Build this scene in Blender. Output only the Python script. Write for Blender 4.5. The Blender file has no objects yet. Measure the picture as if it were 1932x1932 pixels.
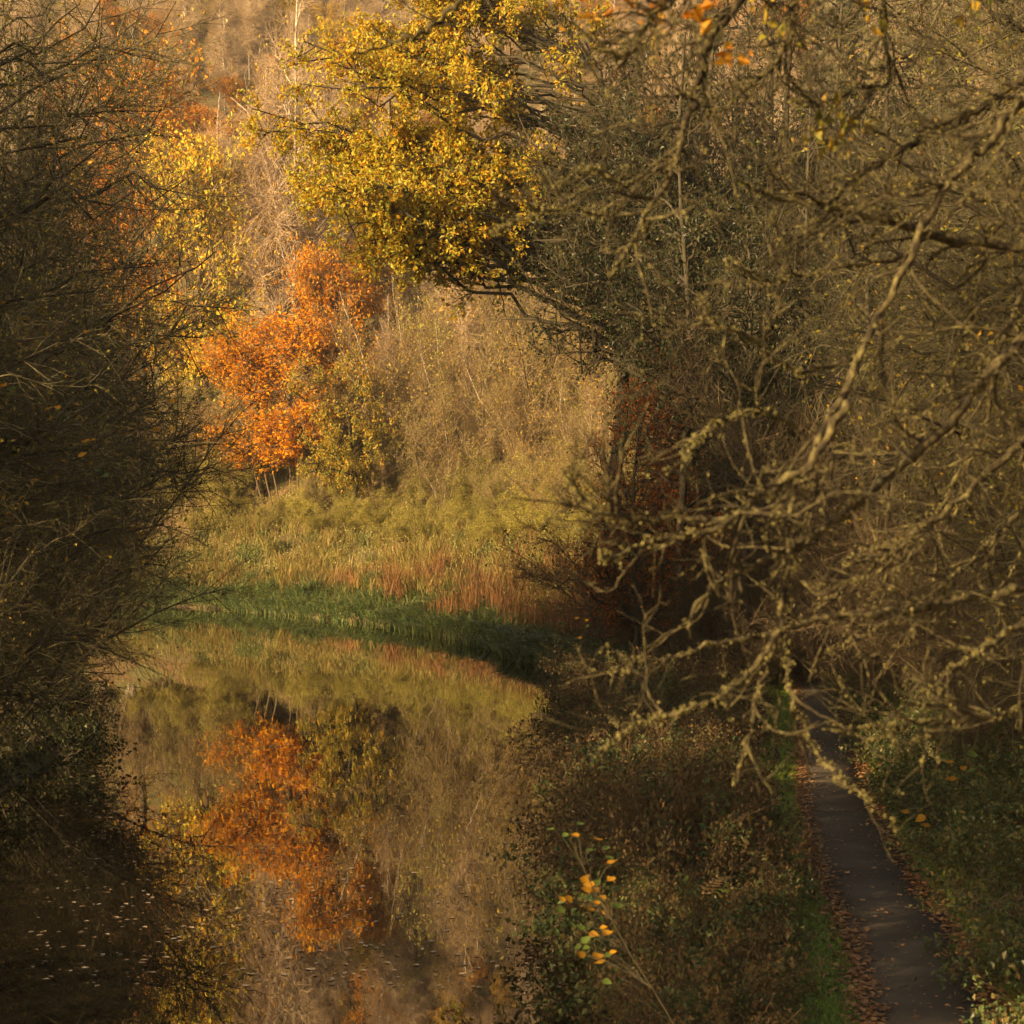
import bpy, math
import numpy as np
from mathutils import Vector, Matrix

R = math.radians
scn = bpy.context.scene
col = scn.collection

# ------------------------------------------------------------------ camera, world, sun, exposure
CAM_Z = 6.5
F = 3477.6            # focal length in pixels of a 1932 px wide frame
HY = 1028.0           # row of the horizon in that frame
cam_d = bpy.data.cameras.new('camera')
cam = bpy.data.objects.new('camera', cam_d)
col.objects.link(cam)
cam.location = (0, 0, CAM_Z)
cam.rotation_euler = (R(90), 0, 0)
cam_d.sensor_width = 36
cam_d.lens = 36 * F / 1932
cam_d.shift_y = (HY - 966) / 1932
cam_d.clip_start = 0.3
cam_d.clip_end = 3000
cam_d.dof.use_dof = True
cam_d.dof.focus_distance = 100
cam_d.dof.aperture_fstop = 3.0
scn.camera = cam

SUN_EL, SUN_AZ = 17.0, 34.0      # elevation; azimuth turned from due left towards behind the camera
tosun = Vector((-math.cos(R(SUN_AZ)) * math.cos(R(SUN_EL)), -math.sin(R(SUN_AZ)) * math.cos(R(SUN_EL)), math.sin(R(SUN_EL))))
world = bpy.data.worlds.new('World')
scn.world = world
world.use_nodes = True
wn = world.node_tree
sky = wn.nodes.new('ShaderNodeTexSky')
sky.sky_type = 'NISHITA'
sky.sun_disc = False
sky.sun_elevation = R(SUN_EL)
sky.sun_rotation = math.atan2(tosun.x, tosun.y)
sky.air_density = 1.0
sky.dust_density = 3.0
sky.ozone_density = 0.6
wn.links.new(sky.outputs[0], wn.nodes['Background'].inputs[0])
wn.nodes['Background'].inputs[1].default_value = 0.074

sun_d = bpy.data.lights.new('sun', 'SUN')
sun_d.energy = 5.0
sun_d.angle = R(0.6)
sun_d.color = (1.0, 0.80, 0.52)
sun = bpy.data.objects.new('sun', sun_d)
col.objects.link(sun)
sun.rotation_euler = (-tosun).to_track_quat('-Z', 'Y').to_euler()
sun.location = (-60, -20, 60)

vs = scn.view_settings
vs.view_transform = 'Standard'
vs.look = 'None'
vs.exposure = 1.38
vs.gamma = 1.0
vs.use_curve_mapping = False
vs.use_white_balance = True
vs.white_balance_temperature = 8700
vs.white_balance_tint = 10

cy = scn.cycles
cy.max_bounces = 4
cy.diffuse_bounces = 2
cy.use_adaptive_sampling = True
cy.adaptive_threshold = 0.025
cy.glossy_bounces = 3
cy.transmission_bounces = 3
cy.transparent_max_bounces = 4
cy.sample_clamp_indirect = 4
cy.use_denoising = True
cy.caustics_reflective = False
cy.caustics_refractive = False

# ------------------------------------------------------------------ helpers
def pix(x, y, d):
    """world point seen at pixel (x, y) of a 1932 px frame at depth d"""
    return np.array([(x - 966) / F * d, d, CAM_Z + (HY - y) / F * d])


def unit(v):
    return v / (np.linalg.norm(v, axis=-1, keepdims=True) + 1e-9)


class MB:
    def __init__(self):
        self.v, self.q, self.t, self.n = [], [], [], 0

    def add(self, v, q=None, t=None, m=0):
        if q is not None and len(q):
            self.q.append((np.asarray(q) + self.n, m))
        if t is not None and len(t):
            self.t.append((np.asarray(t) + self.n, m))
        self.v.append(np.asarray(v, dtype=np.float32))
        self.n += len(v)

    def mesh(self, name, mats, smooth=True):
        me = bpy.data.meshes.new(name)
        v = np.concatenate(self.v)
        nq = sum(len(q) for q, _ in self.q)
        nt = sum(len(t) for t, _ in self.t)
        loops = np.concatenate([q.ravel() for q, _ in self.q] + [t.ravel() for t, _ in self.t]).astype(np.int32)
        start = np.concatenate([np.arange(nq) * 4, nq * 4 + np.arange(nt) * 3]).astype(np.int32)
        mi = np.concatenate([np.full(len(q), m) for q, m in self.q] + [np.full(len(t), m) for t, m in self.t]).astype(np.int32)
        me.vertices.add(len(v))
        me.vertices.foreach_set('co', v.ravel())
        me.loops.add(len(loops))
        me.loops.foreach_set('vertex_index', loops)
        me.polygons.add(nq + nt)
        me.polygons.foreach_set('loop_start', start)
        me.polygons.foreach_set('material_index', mi)
        me.polygons.foreach_set('use_smooth', np.full(nq + nt, smooth))
        me.update(calc_edges=True)
        for m in mats:
            me.materials.append(m)
        return me


def tubes(mb, pts, rad, sides, m=0):
    n, k, _ = pts.shape
    tan = np.empty_like(pts)
    tan[:, 1:-1] = pts[:, 2:] - pts[:, :-2]
    tan[:, 0] = pts[:, 1] - pts[:, 0]
    tan[:, -1] = pts[:, -1] - pts[:, -2]
    tan = unit(tan)
    mean = unit(pts[:, -1] - pts[:, 0])
    ref = np.where(np.abs(mean[:, 2:3]) > 0.8, np.array([[1.0, 0.13, 0]]), np.array([[0.1, 0.05, 1.0]]))
    u = unit(np.cross(ref[:, None, :], tan))
    w = np.cross(tan, u)
    a = np.arange(sides) * 2 * math.pi / sides
    ring = u[:, :, None, :] * np.cos(a)[None, None, :, None] + w[:, :, None, :] * np.sin(a)[None, None, :, None]
    v = pts[:, :, None, :] + ring * rad[:, :, None, None]
    idx = np.arange(n * k * sides).reshape(n, k, sides)
    nx = np.roll(idx, -1, axis=2)
    q = np.stack([idx[:, :-1], nx[:, :-1], nx[:, 1:], idx[:, 1:]], axis=-1).reshape(-1, 4)
    mb.add(v.reshape(-1, 3), q=q, m=m)


def sample(pts, rad, pi, t):
    k = pts.shape[1]
    f = np.clip(t, 0, 0.999) * (k - 1)
    i = np.floor(f).astype(int)
    a = (f - i)[:, None]
    p0, p1 = pts[pi, i], pts[pi, i + 1]
    r = rad[pi, i] * (1 - a[:, 0]) + rad[pi, i + 1] * a[:, 0]
    return p0 * (1 - a) + p1 * a, unit(p1 - p0), r


def grow(rng, pts, rad, n, t=(0.2, 1.0), ang=(30, 60), L=(0.5, 1.0), k=4, wob=0.15, up=0.0, r=0.01, tip=0.35, fall=0.4, flat=0.0):
    """n side shoots on the parent curves; returns their points and radii"""
    w_ = np.linalg.norm(np.diff(pts, axis=1), axis=2).sum(1)
    pi = rng.choice(len(pts), n, p=w_ / w_.sum())
    tt = rng.uniform(t[0], t[1], n)
    pos, tan, pr = sample(pts, rad, pi, tt)
    rv = rng.normal(size=(n, 3))
    rv[:, 2] *= (1 - flat)
    perp = unit(np.cross(tan, rv))
    if flat > 0:
        perp[:, 2] *= (1 - flat)
        perp = unit(perp)
    a = np.radians(rng.uniform(ang[0], ang[1], n))[:, None]
    d = unit(tan * np.cos(a) + perp * np.sin(a))
    ln = rng.uniform(L[0], L[1], n) * (1 - fall * tt)
    out = np.empty((n, k, 3))
    out[:, 0] = pos
    for j in range(1, k):
        d = unit(d + rng.normal(size=(n, 3)) * wob + np.array([0, 0, up]))
        out[:, j] = out[:, j - 1] + d * (ln / (k - 1))[:, None]
    r0 = np.minimum(r * rng.uniform(0.7, 1.3, n), pr * 0.85)
    rr = r0[:, None] * np.linspace(1, tip, k)[None, :]
    return out, rr


def leafquads(mb, rng, pos, size, m=0, asp=0.6, fold=0.22, upb=0.5, hang=0.0):
    n = len(pos)
    d = rng.normal(size=(n, 3))
    if upb > 3:
        d[:, 2] *= 0.8 / upb
    d[:, 2] -= hang
    d = unit(d)
    nr = rng.normal(size=(n, 3))
    nr[:, 2] += upb
    s = unit(np.cross(d, nr))
    nn = np.cross(s, d)
    sz = (size * rng.uniform(0.45, 1.55, n))[:, None]
    mid = pos + d * sz * 0.45 + nn * sz * fold
    v = np.stack([pos, mid + s * sz * asp * 0.5, pos + d * sz, mid - s * sz * asp * 0.5], axis=1).reshape(-1, 3)
    i = np.arange(n)[:, None] * 4
    # two triangles that share the midrib
    t = np.concatenate([i + np.array([[0, 2, 1]]), i + np.array([[0, 3, 2]])])
    mb.add(v, t=t, m=m)


def along(rng, pts, n, jit=0.05, t=(0.3, 1.0)):
    pi = rng.integers(0, len(pts), n)
    p, _, _ = sample(pts, np.ones(pts.shape[:2]), pi, rng.uniform(t[0], t[1], n))
    return p + rng.normal(size=p.shape) * jit


def crooked(rng, pts, k, wob):
    """resample a list of points as a smooth curve with knobbly wander"""
    P = np.asarray(pts, float)
    P = np.vstack([2 * P[0] - P[1], P, 2 * P[-1] - P[-2]])
    seg = len(P) - 3
    out = []
    for u in np.linspace(0, seg - 1e-6, k):
        i = int(u)
        f = u - i
        a, b, c, d = P[i], P[i + 1], P[i + 2], P[i + 3]
        out.append(0.5 * ((2 * b) + (c - a) * f + (2 * a - 5 * b + 4 * c - d) * f * f + (3 * b - a - 3 * c + d) * f ** 3))
    out = np.array(out)
    out[1:-1] += rng.normal(size=(k - 2, 3)) * wob
    return out


# ------------------------------------------------------------------ materials
def new_mat(name):
    m = bpy.data.materials.new(name)
    m.use_nodes = True
    nt = m.node_tree
    return m, nt, nt.nodes['Principled BSDF'], nt.nodes['Material Output']


def ramp(nt, cols, fac):
    r = nt.nodes.new('ShaderNodeValToRGB')
    e = r.color_ramp.elements
    n = len(cols)
    for i, c in enumerate(cols):
        if i < 2:
            el = e[i]
            el.position = i / max(n - 1, 1)
        else:
            el = e.new(i / (n - 1))
    for i, c in enumerate(cols):
        e[i].position = i / max(n - 1, 1)
        e[i].color = (*c, 1)
    nt.links.new(fac, r.inputs[0])
    return r.outputs[0]


def leaf_mat(name, cols, trans=0.4, rough=0.5, tree_var=0.25):
    m, nt, b, out = new_mat(name)
    g = nt.nodes.new('ShaderNodeNewGeometry')
    c = ramp(nt, cols, g.outputs['Random Per Island'])
    oi = nt.nodes.new('ShaderNodeObjectInfo')
    hs = nt.nodes.new('ShaderNodeHueSaturation')
    mr = nt.nodes.new('ShaderNodeMapRange')
    mr.inputs[3].default_value = 1 - tree_var
    mr.inputs[4].default_value = 1 + tree_var
    nt.links.new(oi.outputs['Random'], mr.inputs[0])
    nt.links.new(mr.outputs[0], hs.inputs['Value'])
    nt.links.new(c, hs.inputs['Color'])
    nt.links.new(hs.outputs[0], b.inputs['Base Color'])
    b.inputs['Roughness'].default_value = rough
    b.inputs['Specular IOR Level'].default_value = 0.3
    tr = nt.nodes.new('ShaderNodeBsdfTranslucent')
    nt.links.new(hs.outputs[0], tr.inputs[0])
    mx = nt.nodes.new('ShaderNodeMixShader')
    mx.inputs[0].default_value = trans
    nt.links.new(b.outputs[0], mx.inputs[1])
    nt.links.new(tr.outputs[0], mx.inputs[2])
    nt.links.new(mx.outputs[0], out.inputs[0])
    return m


def noise_mat(name, cols, scale=6.0, rough=0.85, bump=0.3, detail=6, island=False):
    m, nt, b, out = new_mat(name)
    tc = nt.nodes.new('ShaderNodeNewGeometry' if not name.startswith('o_') else 'ShaderNodeTexCoord')
    src = tc.outputs['Position'] if not name.startswith('o_') else tc.outputs['Object']
    nz = nt.nodes.new('ShaderNodeTexNoise')
    nz.inputs['Scale'].default_value = scale
    nz.inputs['Detail'].default_value = detail
    nt.links.new(src, nz.inputs['Vector'])
    st = nt.nodes.new('ShaderNodeMapRange')
    st.inputs[1].default_value = 0.3
    st.inputs[2].default_value = 0.7
    nt.links.new(nz.outputs[0], st.inputs[0])
    fac = st.outputs[0]
    if island:
        g = nt.nodes.new('ShaderNodeNewGeometry')
        mm = nt.nodes.new('ShaderNodeMix')
        mm.inputs[0].default_value = 0.6
        nt.links.new(fac, mm.inputs[2])
        nt.links.new(g.outputs['Random Per Island'], mm.inputs[3])
        fac = mm.outputs[0]
    c = ramp(nt, cols, fac)
    nt.links.new(c, b.inputs['Base Color'])
    b.inputs['Roughness'].default_value = rough
    b.inputs['Specular IOR Level'].default_value = 0.25
    if bump:
        bp = nt.nodes.new('ShaderNodeBump')
        bp.inputs['Strength'].default_value = bump
        bp.inputs['Distance'].default_value = 0.05
        nt.links.new(nz.outputs[0], bp.inputs['Height'])
        nt.links.new(bp.outputs[0], b.inputs['Normal'])
    return m


M = {}
M['bark_dark'] = noise_mat('bark_dark', [(0.035, 0.028, 0.018), (0.09, 0.072, 0.045)], 9, island=True)
M['bark_brown'] = noise_mat('bark_brown', [(0.06, 0.042, 0.026), (0.17, 0.125, 0.075)], 9, island=True)
M['bark_birch'] = noise_mat('bark_birch', [(0.20, 0.15, 0.11), (0.62, 0.54, 0.44)], 3)
M['twig_birch'] = noise_mat('twig_birch', [(0.24, 0.155, 0.10), (0.55, 0.41, 0.28)], 5, bump=0, island=True)
M['twig_pale'] = noise_mat('twig_pale', [(0.14, 0.097, 0.052), (0.35, 0.255, 0.14)], 5, bump=0, island=True)
M['twig_dark'] = noise_mat('twig_dark', [(0.02, 0.017, 0.01), (0.095, 0.074, 0.042)], 5, bump=0, island=True)
M['twig_thicket'] = noise_mat('twig_thicket', [(0.042, 0.037, 0.02), (0.17, 0.145, 0.08)], 5, bump=0, island=True)
M['twig_brown'] = noise_mat('twig_brown', [(0.05, 0.036, 0.02), (0.18, 0.125, 0.07)], 5, bump=0, island=True)
M['bark_lichen'] = noise_mat('bark_lichen', [(0.014, 0.010, 0.006), (0.035, 0.026, 0.014), (0.072, 0.058, 0.027), (0.16, 0.137, 0.058)], 15, bump=1.0, detail=9)
M['lichen'] = noise_mat('lichen', [(0.09, 0.077, 0.026), (0.22, 0.19, 0.078)], 40, bump=0.5, island=True)
M['leaf_yellow'] = leaf_mat('leaf_yellow', [(0.66, 0.30, 0.03), (0.80, 0.52, 0.06), (0.82, 0.62, 0.10), (0.58, 0.54, 0.09), (0.42, 0.42, 0.07), (0.50, 0.22, 0.03)], 0.5)
M['leaf_orange'] = leaf_mat('leaf_orange', [(0.50, 0.14, 0.012), (0.74, 0.27, 0.02), (0.76, 0.38, 0.03), (0.42, 0.13, 0.015), (0.68, 0.42, 0.05)], 0.45)
M['leaf_green_gold'] = leaf_mat('leaf_green_gold', [(0.12, 0.14, 0.025), (0.28, 0.24, 0.04), (0.45, 0.24, 0.03), (0.17, 0.18, 0.03)])
M['leaf_olive'] = leaf_mat('leaf_olive', [(0.16, 0.17, 0.04), (0.34, 0.31, 0.07), (0.42, 0.35, 0.08), (0.20, 0.17, 0.05)])
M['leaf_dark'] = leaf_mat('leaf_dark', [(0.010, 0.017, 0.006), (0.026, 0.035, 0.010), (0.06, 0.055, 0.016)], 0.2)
M['leaf_rust'] = leaf_mat('leaf_rust', [(0.26, 0.055, 0.012), (0.48, 0.13, 0.02), (0.36, 0.09, 0.02)], 0.5)
M['leaf_gold'] = leaf_mat('leaf_gold', [(0.45, 0.28, 0.06), (0.62, 0.42, 0.08), (0.40, 0.20, 0.05)])
M['leaf_bramble'] = leaf_mat('leaf_bramble', [(0.035, 0.065, 0.025), (0.08, 0.12, 0.04), (0.12, 0.12, 0.045), (0.16, 0.10, 0.035)], 0.25, 0.4, 0.4)
M['leaf_bracken'] = leaf_mat('leaf_bracken', [(0.09, 0.05, 0.022), (0.19, 0.115, 0.05), (0.07, 0.045, 0.025), (0.14, 0.115, 0.045)], 0.3, 0.7, 0.45)
M['leaf_fern'] = leaf_mat('leaf_fern', [(0.06, 0.10, 0.025), (0.14, 0.17, 0.04)], 0.35)
M['litter'] = leaf_mat('litter', [(0.13, 0.05, 0.02), (0.34, 0.15, 0.06), (0.46, 0.26, 0.11), (0.22, 0.09, 0.04)], 0.2, 0.6)
M['litter_pale'] = leaf_mat('litter_pale', [(0.35, 0.18, 0.08), (0.45, 0.28, 0.14)], 0.2, 0.6)
M['grass'] = leaf_mat('grass', [(0.09, 0.17, 0.025), (0.19, 0.30, 0.045), (0.30, 0.33, 0.06)], 0.35, 0.5)
M['sedge'] = leaf_mat('sedge', [(0.03, 0.06, 0.025), (0.06, 0.10, 0.038), (0.14, 0.18, 0.05), (0.13, 0.11, 0.045)], 0.3, 0.4)
M['reed'] = leaf_mat('reed', [(0.13, 0.08, 0.03), (0.34, 0.21, 0.07), (0.20, 0.12, 0.04), (0.20, 0.22, 0.05), (0.38, 0.28, 0.10), (0.14, 0.16, 0.04)], 0.35, 0.6)
M['dock'] = leaf_mat('dock', [(0.13, 0.06, 0.025), (0.26, 0.12, 0.045), (0.09, 0.05, 0.028)], 0.25, 0.7)
M['herb'] = leaf_mat('herb', [(0.16, 0.15, 0.04), (0.36, 0.30, 0.10), (0.26, 0.27, 0.06), (0.48, 0.42, 0.20), (0.12, 0.09, 0.03)], 0.4, 0.6)
M['yellow_big'] = leaf_mat('yellow_big', [(0.40, 0.22, 0.02), (0.36, 0.16, 0.02)], 0.45, 0.55, 0.35)
M['green_big'] = leaf_mat('green_big', [(0.09, 0.14, 0.03), (0.08, 0.11, 0.025)], 0.45, 0.5, 0.3)
M['float'] = leaf_mat('float', [(0.28, 0.20, 0.12), (0.48, 0.40, 0.31), (0.18, 0.09, 0.04), (0.38, 0.31, 0.22)], 0.05, 0.25)


def ground_material():
    m, nt, b, out = new_mat('ground_litter')
    g = nt.nodes.new('ShaderNodeNewGeometry')
    n1 = nt.nodes.new('ShaderNodeTexNoise')
    n1.inputs['Scale'].default_value = 0.25
    n1.inputs['Detail'].default_value = 6
    n2 = nt.nodes.new('ShaderNodeTexNoise')
    n2.inputs['Scale'].default_value = 7
    n2.inputs['Detail'].default_value = 8
    nt.links.new(g.outputs['Position'], n1.inputs['Vector'])
    nt.links.new(g.outputs['Position'], n2.inputs['Vector'])
    c1 = ramp(nt, [(0.05, 0.03, 0.016), (0.14, 0.08, 0.035), (0.26, 0.16, 0.07)], n2.outputs[0])
    c2 = ramp(nt, [(0.05, 0.06, 0.02), (0.11, 0.10, 0.035), (0.16, 0.12, 0.05)], n2.outputs[0])
    s = nt.nodes.new('ShaderNodeMapRange')
    s.inputs[1].default_value = 0.45
    s.inputs[2].default_value = 0.6
    nt.links.new(n1.outputs[0], s.inputs[0])
    mx = nt.nodes.new('ShaderNodeMix')
    mx.data_type = 'RGBA'
    nt.links.new(s.outputs[0], mx.inputs[0])
    nt.links.new(c1, mx.inputs[6])
    nt.links.new(c2, mx.inputs[7])
    nt.links.new(mx.outputs[2], b.inputs['Base Color'])
    b.inputs['Roughness'].default_value = 0.95
    bp = nt.nodes.new('ShaderNodeBump')
    bp.inputs['Strength'].default_value = 0.8
    bp.inputs['Distance'].default_value = 0.12
    nt.links.new(n2.outputs[0], bp.inputs['Height'])
    nt.links.new(bp.outputs[0], b.inputs['Normal'])
    return m


def path_material():
    m, nt, b, out = new_mat('path_surface')
    g = nt.nodes.new('ShaderNodeNewGeometry')
    n1 = nt.nodes.new('ShaderNodeTexNoise')
    n1.inputs['Scale'].default_value = 0.9
    n1.inputs['Detail'].default_value = 5
    n2 = nt.nodes.new('ShaderNodeTexNoise')
    n2.inputs['Scale'].default_value = 60
    n2.inputs['Detail'].default_value = 4
    nt.links.new(g.outputs['Position'], n1.inputs['Vector'])
    nt.links.new(g.outputs['Position'], n2.inputs['Vector'])
    ad = nt.nodes.new('ShaderNodeMath')
    ad.operation = 'MULTIPLY_ADD'
    ad.inputs[1].default_value = 0.55
    nt.links.new(n1.outputs[0], ad.inputs[0])
    ml = nt.nodes.new('ShaderNodeMath')
    ml.operation = 'MULTIPLY'
    ml.inputs[1].default_value = 0.45
    nt.links.new(n2.outputs[0], ml.inputs[0])
    nt.links.new(ml.outputs[0], ad.inputs[2])
    c = ramp(nt, [(0.026, 0.021, 0.015), (0.075, 0.061, 0.046), (0.19, 0.155, 0.118)], ad.outputs[0])
    nt.links.new(c, b.inputs['Base Color'])
    b.inputs['Roughness'].default_value = 0.9
    b.inputs['Specular IOR Level'].default_value = 0.12
    bp = nt.nodes.new('ShaderNodeBump')
    bp.inputs['Strength'].default_value = 0.5
    bp.inputs['Distance'].default_value = 0.01
    nt.links.new(n2.outputs[0], bp.inputs['Height'])
    nt.links.new(bp.outputs[0], b.inputs['Normal'])
    return m


def water_material():
    m, nt, b, out = new_mat('canal_water')
    g = nt.nodes.new('ShaderNodeNewGeometry')
    mp = nt.nodes.new('ShaderNodeMapping')
    mp.inputs['Scale'].default_value = (1.4, 0.5, 1)
    nt.links.new(g.outputs['Position'], mp.inputs['Vector'])
    n1 = nt.nodes.new('ShaderNodeTexNoise')
    n1.inputs['Scale'].default_value = 1.2
    n1.inputs['Detail'].default_value = 3
    nt.links.new(mp.outputs[0], n1.inputs['Vector'])
    bp = nt.nodes.new('ShaderNodeBump')
    bp.inputs['Strength'].default_value = 0.028
    bp.inputs['Distance'].default_value = 0.05
    nt.links.new(n1.outputs[0], bp.inputs['Height'])
    b.inputs['Base Color'].default_value = (0.012, 0.009, 0.005, 1)
    b.inputs['Roughness'].default_value = 0.004
    b.inputs['IOR'].default_value = 2.7
    nt.links.new(bp.outputs[0], b.inputs['Normal'])
    return m


M['ground'] = ground_material()
M['path'] = path_material()
M['water'] = water_material()

# ------------------------------------------------------------------ terrain
RB = np.array([(1.7, -60), (1.8, 20), (2.2, 50), (2.9, 86), (3.2, 97), (0, 106), (-2.3, 121), (-6.5, 135), (-11.4, 150), (-19, 166), (-30, 187), (-60, 215), (-150, 245), (-600, 300)], float)
LB = np.array([(-12, -60), (-12, 25), (-13.5, 56), (-19, 85), (-30, 115), (-60, 137), (-150, 150), (-600, 190)], float)
PATH = np.array([(1.6, -20), (2.9, 8), (4.1, 15), (5.4, 23.5), (6.05, 28.3), (6.7, 35.6), (7.8, 44), (9.3, 54), (11.0, 65), (12.6, 76), (15.5, 95), (20, 120), (28, 150), (40, 180)], float)


def sdist(x, y, poly, side):
    best = np.full(x.shape, 1e9)
    sg = np.ones(x.shape)
    for a, b in zip(poly[:-1], poly[1:]):
        d = b - a
        t = np.clip(((x - a[0]) * d[0] + (y - a[1]) * d[1]) / (d @ d), 0, 1)
        dx, dy = x - a[0] - t * d[0], y - a[1] - t * d[1]
        dd = np.hypot(dx, dy)
        cr = d[0] * (y - a[1]) - d[1] * (x - a[0])
        m = dd < best - 1e-9
        best = np.where(m, dd, best)
        sg = np.where(m, np.where(cr > 0, 1.0, -1.0), sg)
    return best * sg * side


def path_x(y):
    return np.interp(y, PATH[:, 1], PATH[:, 0])


def sst(a, b, x):
    t = np.clip((x - a) / (b - a), 0, 1)
    return t * t * (3 - 2 * t)


def wob2(x, y):
    return (np.sin(x * 0.21 + 1.3) * np.cos(y * 0.17) + 0.5 * np.sin(x * 0.53 + y * 0.41) + 0.3 * np.sin(x * 1.1 - y * 0.9))


def height(x, y):
    x = np.asarray(x, float)
    y = np.asarray(y, float)
    dr = sdist(x, y, RB, -1)
    dl = sdist(x, y, LB, 1)
    land = np.maximum(dr, dl)
    z = -1.0 + 1.4 * sst(-0.5, 0.7, land)
    right = np.maximum(x - (path_x(y) + 1.4), 0) * 0.55
    right = np.where(right > 30, 30 + (right - 30) * 0.2, right) * sst(-0.2, 0.6, dr)
    far = (0.25 * np.clip(dr - 3, 0, 42) + 0.6 * np.clip(np.maximum(dr - 45, (y - 222) * sst(25, 60, dr)), 0, 260)) * sst(98, 135, y)
    left = 0.10 * np.clip(dl - 3, 0, 40)
    hill = np.maximum(np.maximum(right, far), left)
    rough = wob2(x, y) * np.clip(hill * 0.1, 0, 0.8)
    return z + hill + rough


def h1(x, y):
    return float(height(np.array([x]), np.array([y]))[0])


def gridmesh(name, xs, ys, fz, mat):
    X, Y = np.meshgrid(xs, ys)
    Z = fz(X, Y)
    v = np.stack([X, Y, Z], -1).reshape(-1, 3)
    idx = np.arange(len(v)).reshape(X.shape)
    q = np.stack([idx[:-1, :-1], idx[:-1, 1:], idx[1:, 1:], idx[1:, :-1]], -1).reshape(-1, 4)
    mb = MB()
    mb.add(v, q=q)
    return mb.mesh(name, [mat])


def link(name, data, parent=None, loc=None, rz=0.0, sc=None):
    o = bpy.data.objects.new(name, data)
    col.objects.link(o)
    if parent is not None:
        o.parent = parent
    if loc is not None:
        o.location = loc
    if rz:
        o.rotation_euler = (0, 0, rz)
    if sc is not None:
        o.scale = sc if hasattr(sc, '__len__') else (sc, sc, sc)
    return o


def tag(o, label, cat, group=None, kind=None):
    if label:
        o['label'] = label
    if cat:
        o['category'] = cat
    if group:
        o['group'] = group
    if kind:
        o['kind'] = kind
    return o


xs = np.concatenate([np.arange(-620, -120, 50), np.arange(-120, -22, 4), np.arange(-22, 32, 0.6), np.arange(32, 130, 4), np.arange(130, 640, 50)])
ys = np.concatenate([np.arange(-60, 14, 4), np.arange(14, 110, 1.0), np.arange(110, 190, 1.6), np.arange(190, 460, 6), np.arange(460, 700, 40)])
tag(link('ground', gridmesh('ground', xs, ys, height, M['ground'])), 'brown leaf strewn earth of the banks and the wooded hillside', None, kind='structure')

mb = MB()
mb.add([(-620, -60, 0), (60, -60, 0), (60, 300, 0), (-620, 300, 0)], q=[(0, 1, 2, 3)])
tag(link('water', mb.mesh('water', [M['water']])), 'still dark canal water mirroring the autumn trees', None, kind='structure')

# towpath: a low slab of asphalt along the curve
py = np.arange(4, 150, 0.7)
pxc = path_x(py)
dx = np.gradient(pxc, py)
nx, ny = 1 / np.hypot(1, dx), -dx / np.hypot(1, dx)
rngp = np.random.default_rng(5)
wl = 0.92 + 0.05 * np.sin(py * 0.9) + rngp.normal(size=len(py)) * 0.012
wr = 0.92 + 0.05 * np.sin(py * 0.7 + 2) + rngp.normal(size=len(py)) * 0.012
PZ = 0.45
prof = [(-1, 0, -0.06), (-1, 0, 0.0), (0, 0, 0.018), (1, 0, 0.0), (1, 0, -0.06)]
rows = []
for s, _, dz in prof:
    off = np.where(s < 0, -wl, np.where(s > 0, wr, 0.0)) if s else np.zeros(len(py))
    rows.append(np.stack([pxc + nx * off, py + ny * off, np.full(len(py), PZ + dz)], -1))
v = np.stack(rows, 1)
idx = np.arange(len(py) * 5).reshape(len(py), 5)
q = np.stack([idx[:-1, :-1], idx[:-1, 1:], idx[1:, 1:], idx[1:, :-1]], -1).reshape(-1, 4)
mb = MB()
mb.add(v.reshape(-1, 3), q=q)
tag(link('path', mb.mesh('path', [M['path']])), 'narrow dark asphalt towpath edged with fallen leaves', None, kind='structure')

# grassy verges either side, sheets of turf a little above the earth
M['turf'] = noise_mat('turf', [(0.045, 0.05, 0.016), (0.075, 0.11, 0.024), (0.12, 0.17, 0.04)], 9, bump=0.8)
for s0, s1, lab in ((-1.98, -0.86, 'green turf verge between the towpath and the waterside weeds'), (0.86, 1.5, 'narrow turf verge between the towpath and the bramble slope')):
    rows = []
    for s_ in np.linspace(s0, s1, 6):
        o_ = s_ + (0.12 * np.sin(py * 1.3) + 0.10 * np.sin(py * 0.47 + 1)) * (abs(s_) > 1.3)
        xx, yy = pxc + nx * o_, py + ny * o_
        rows.append(np.stack([xx, yy, np.maximum(height(xx, yy), 0.4) + 0.012], -1))
    v = np.stack(rows, 1)
    idx = np.arange(len(py) * 6).reshape(len(py), 6)
    q = np.stack([idx[:-1, :-1], idx[:-1, 1:], idx[1:, 1:], idx[1:, :-1]], -1).reshape(-1, 4)
    mb = MB()
    mb.add(v.reshape(-1, 3), q=q)
    tag(link('verge', mb.mesh('verge', [M['turf']])), lab, None, kind='structure')

# ------------------------------------------------------------------ tree models
def ell_targets(rng, ells, n):
    w = np.array([e[1][0] * e[1][1] * e[1][2] for e in ells]) ** 0.66
    w /= w.sum()
    ei = rng.choice(len(ells), n, p=w)
    d = unit(rng.normal(size=(n, 3)))
    r = rng.uniform(0.15, 1.0, n) ** 0.45
    c = np.array([e[0] for e in ells])[ei]
    s = np.array([e[1] for e in ells])[ei]
    return c + d * s * r[:, None]


def clumps(seed, n, c, rad, rr, flat=0.5):
    r = np.random.default_rng(seed)
    d = unit(r.normal(size=(n, 3))) * (r.uniform(0.1, 1, n) ** 0.5)[:, None]
    return [(tuple(np.array(c) + d[i] * np.array(rad)), (q := rr * r.uniform(0.7, 1.3), q, q * flat)) for i in range(n)]


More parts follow.
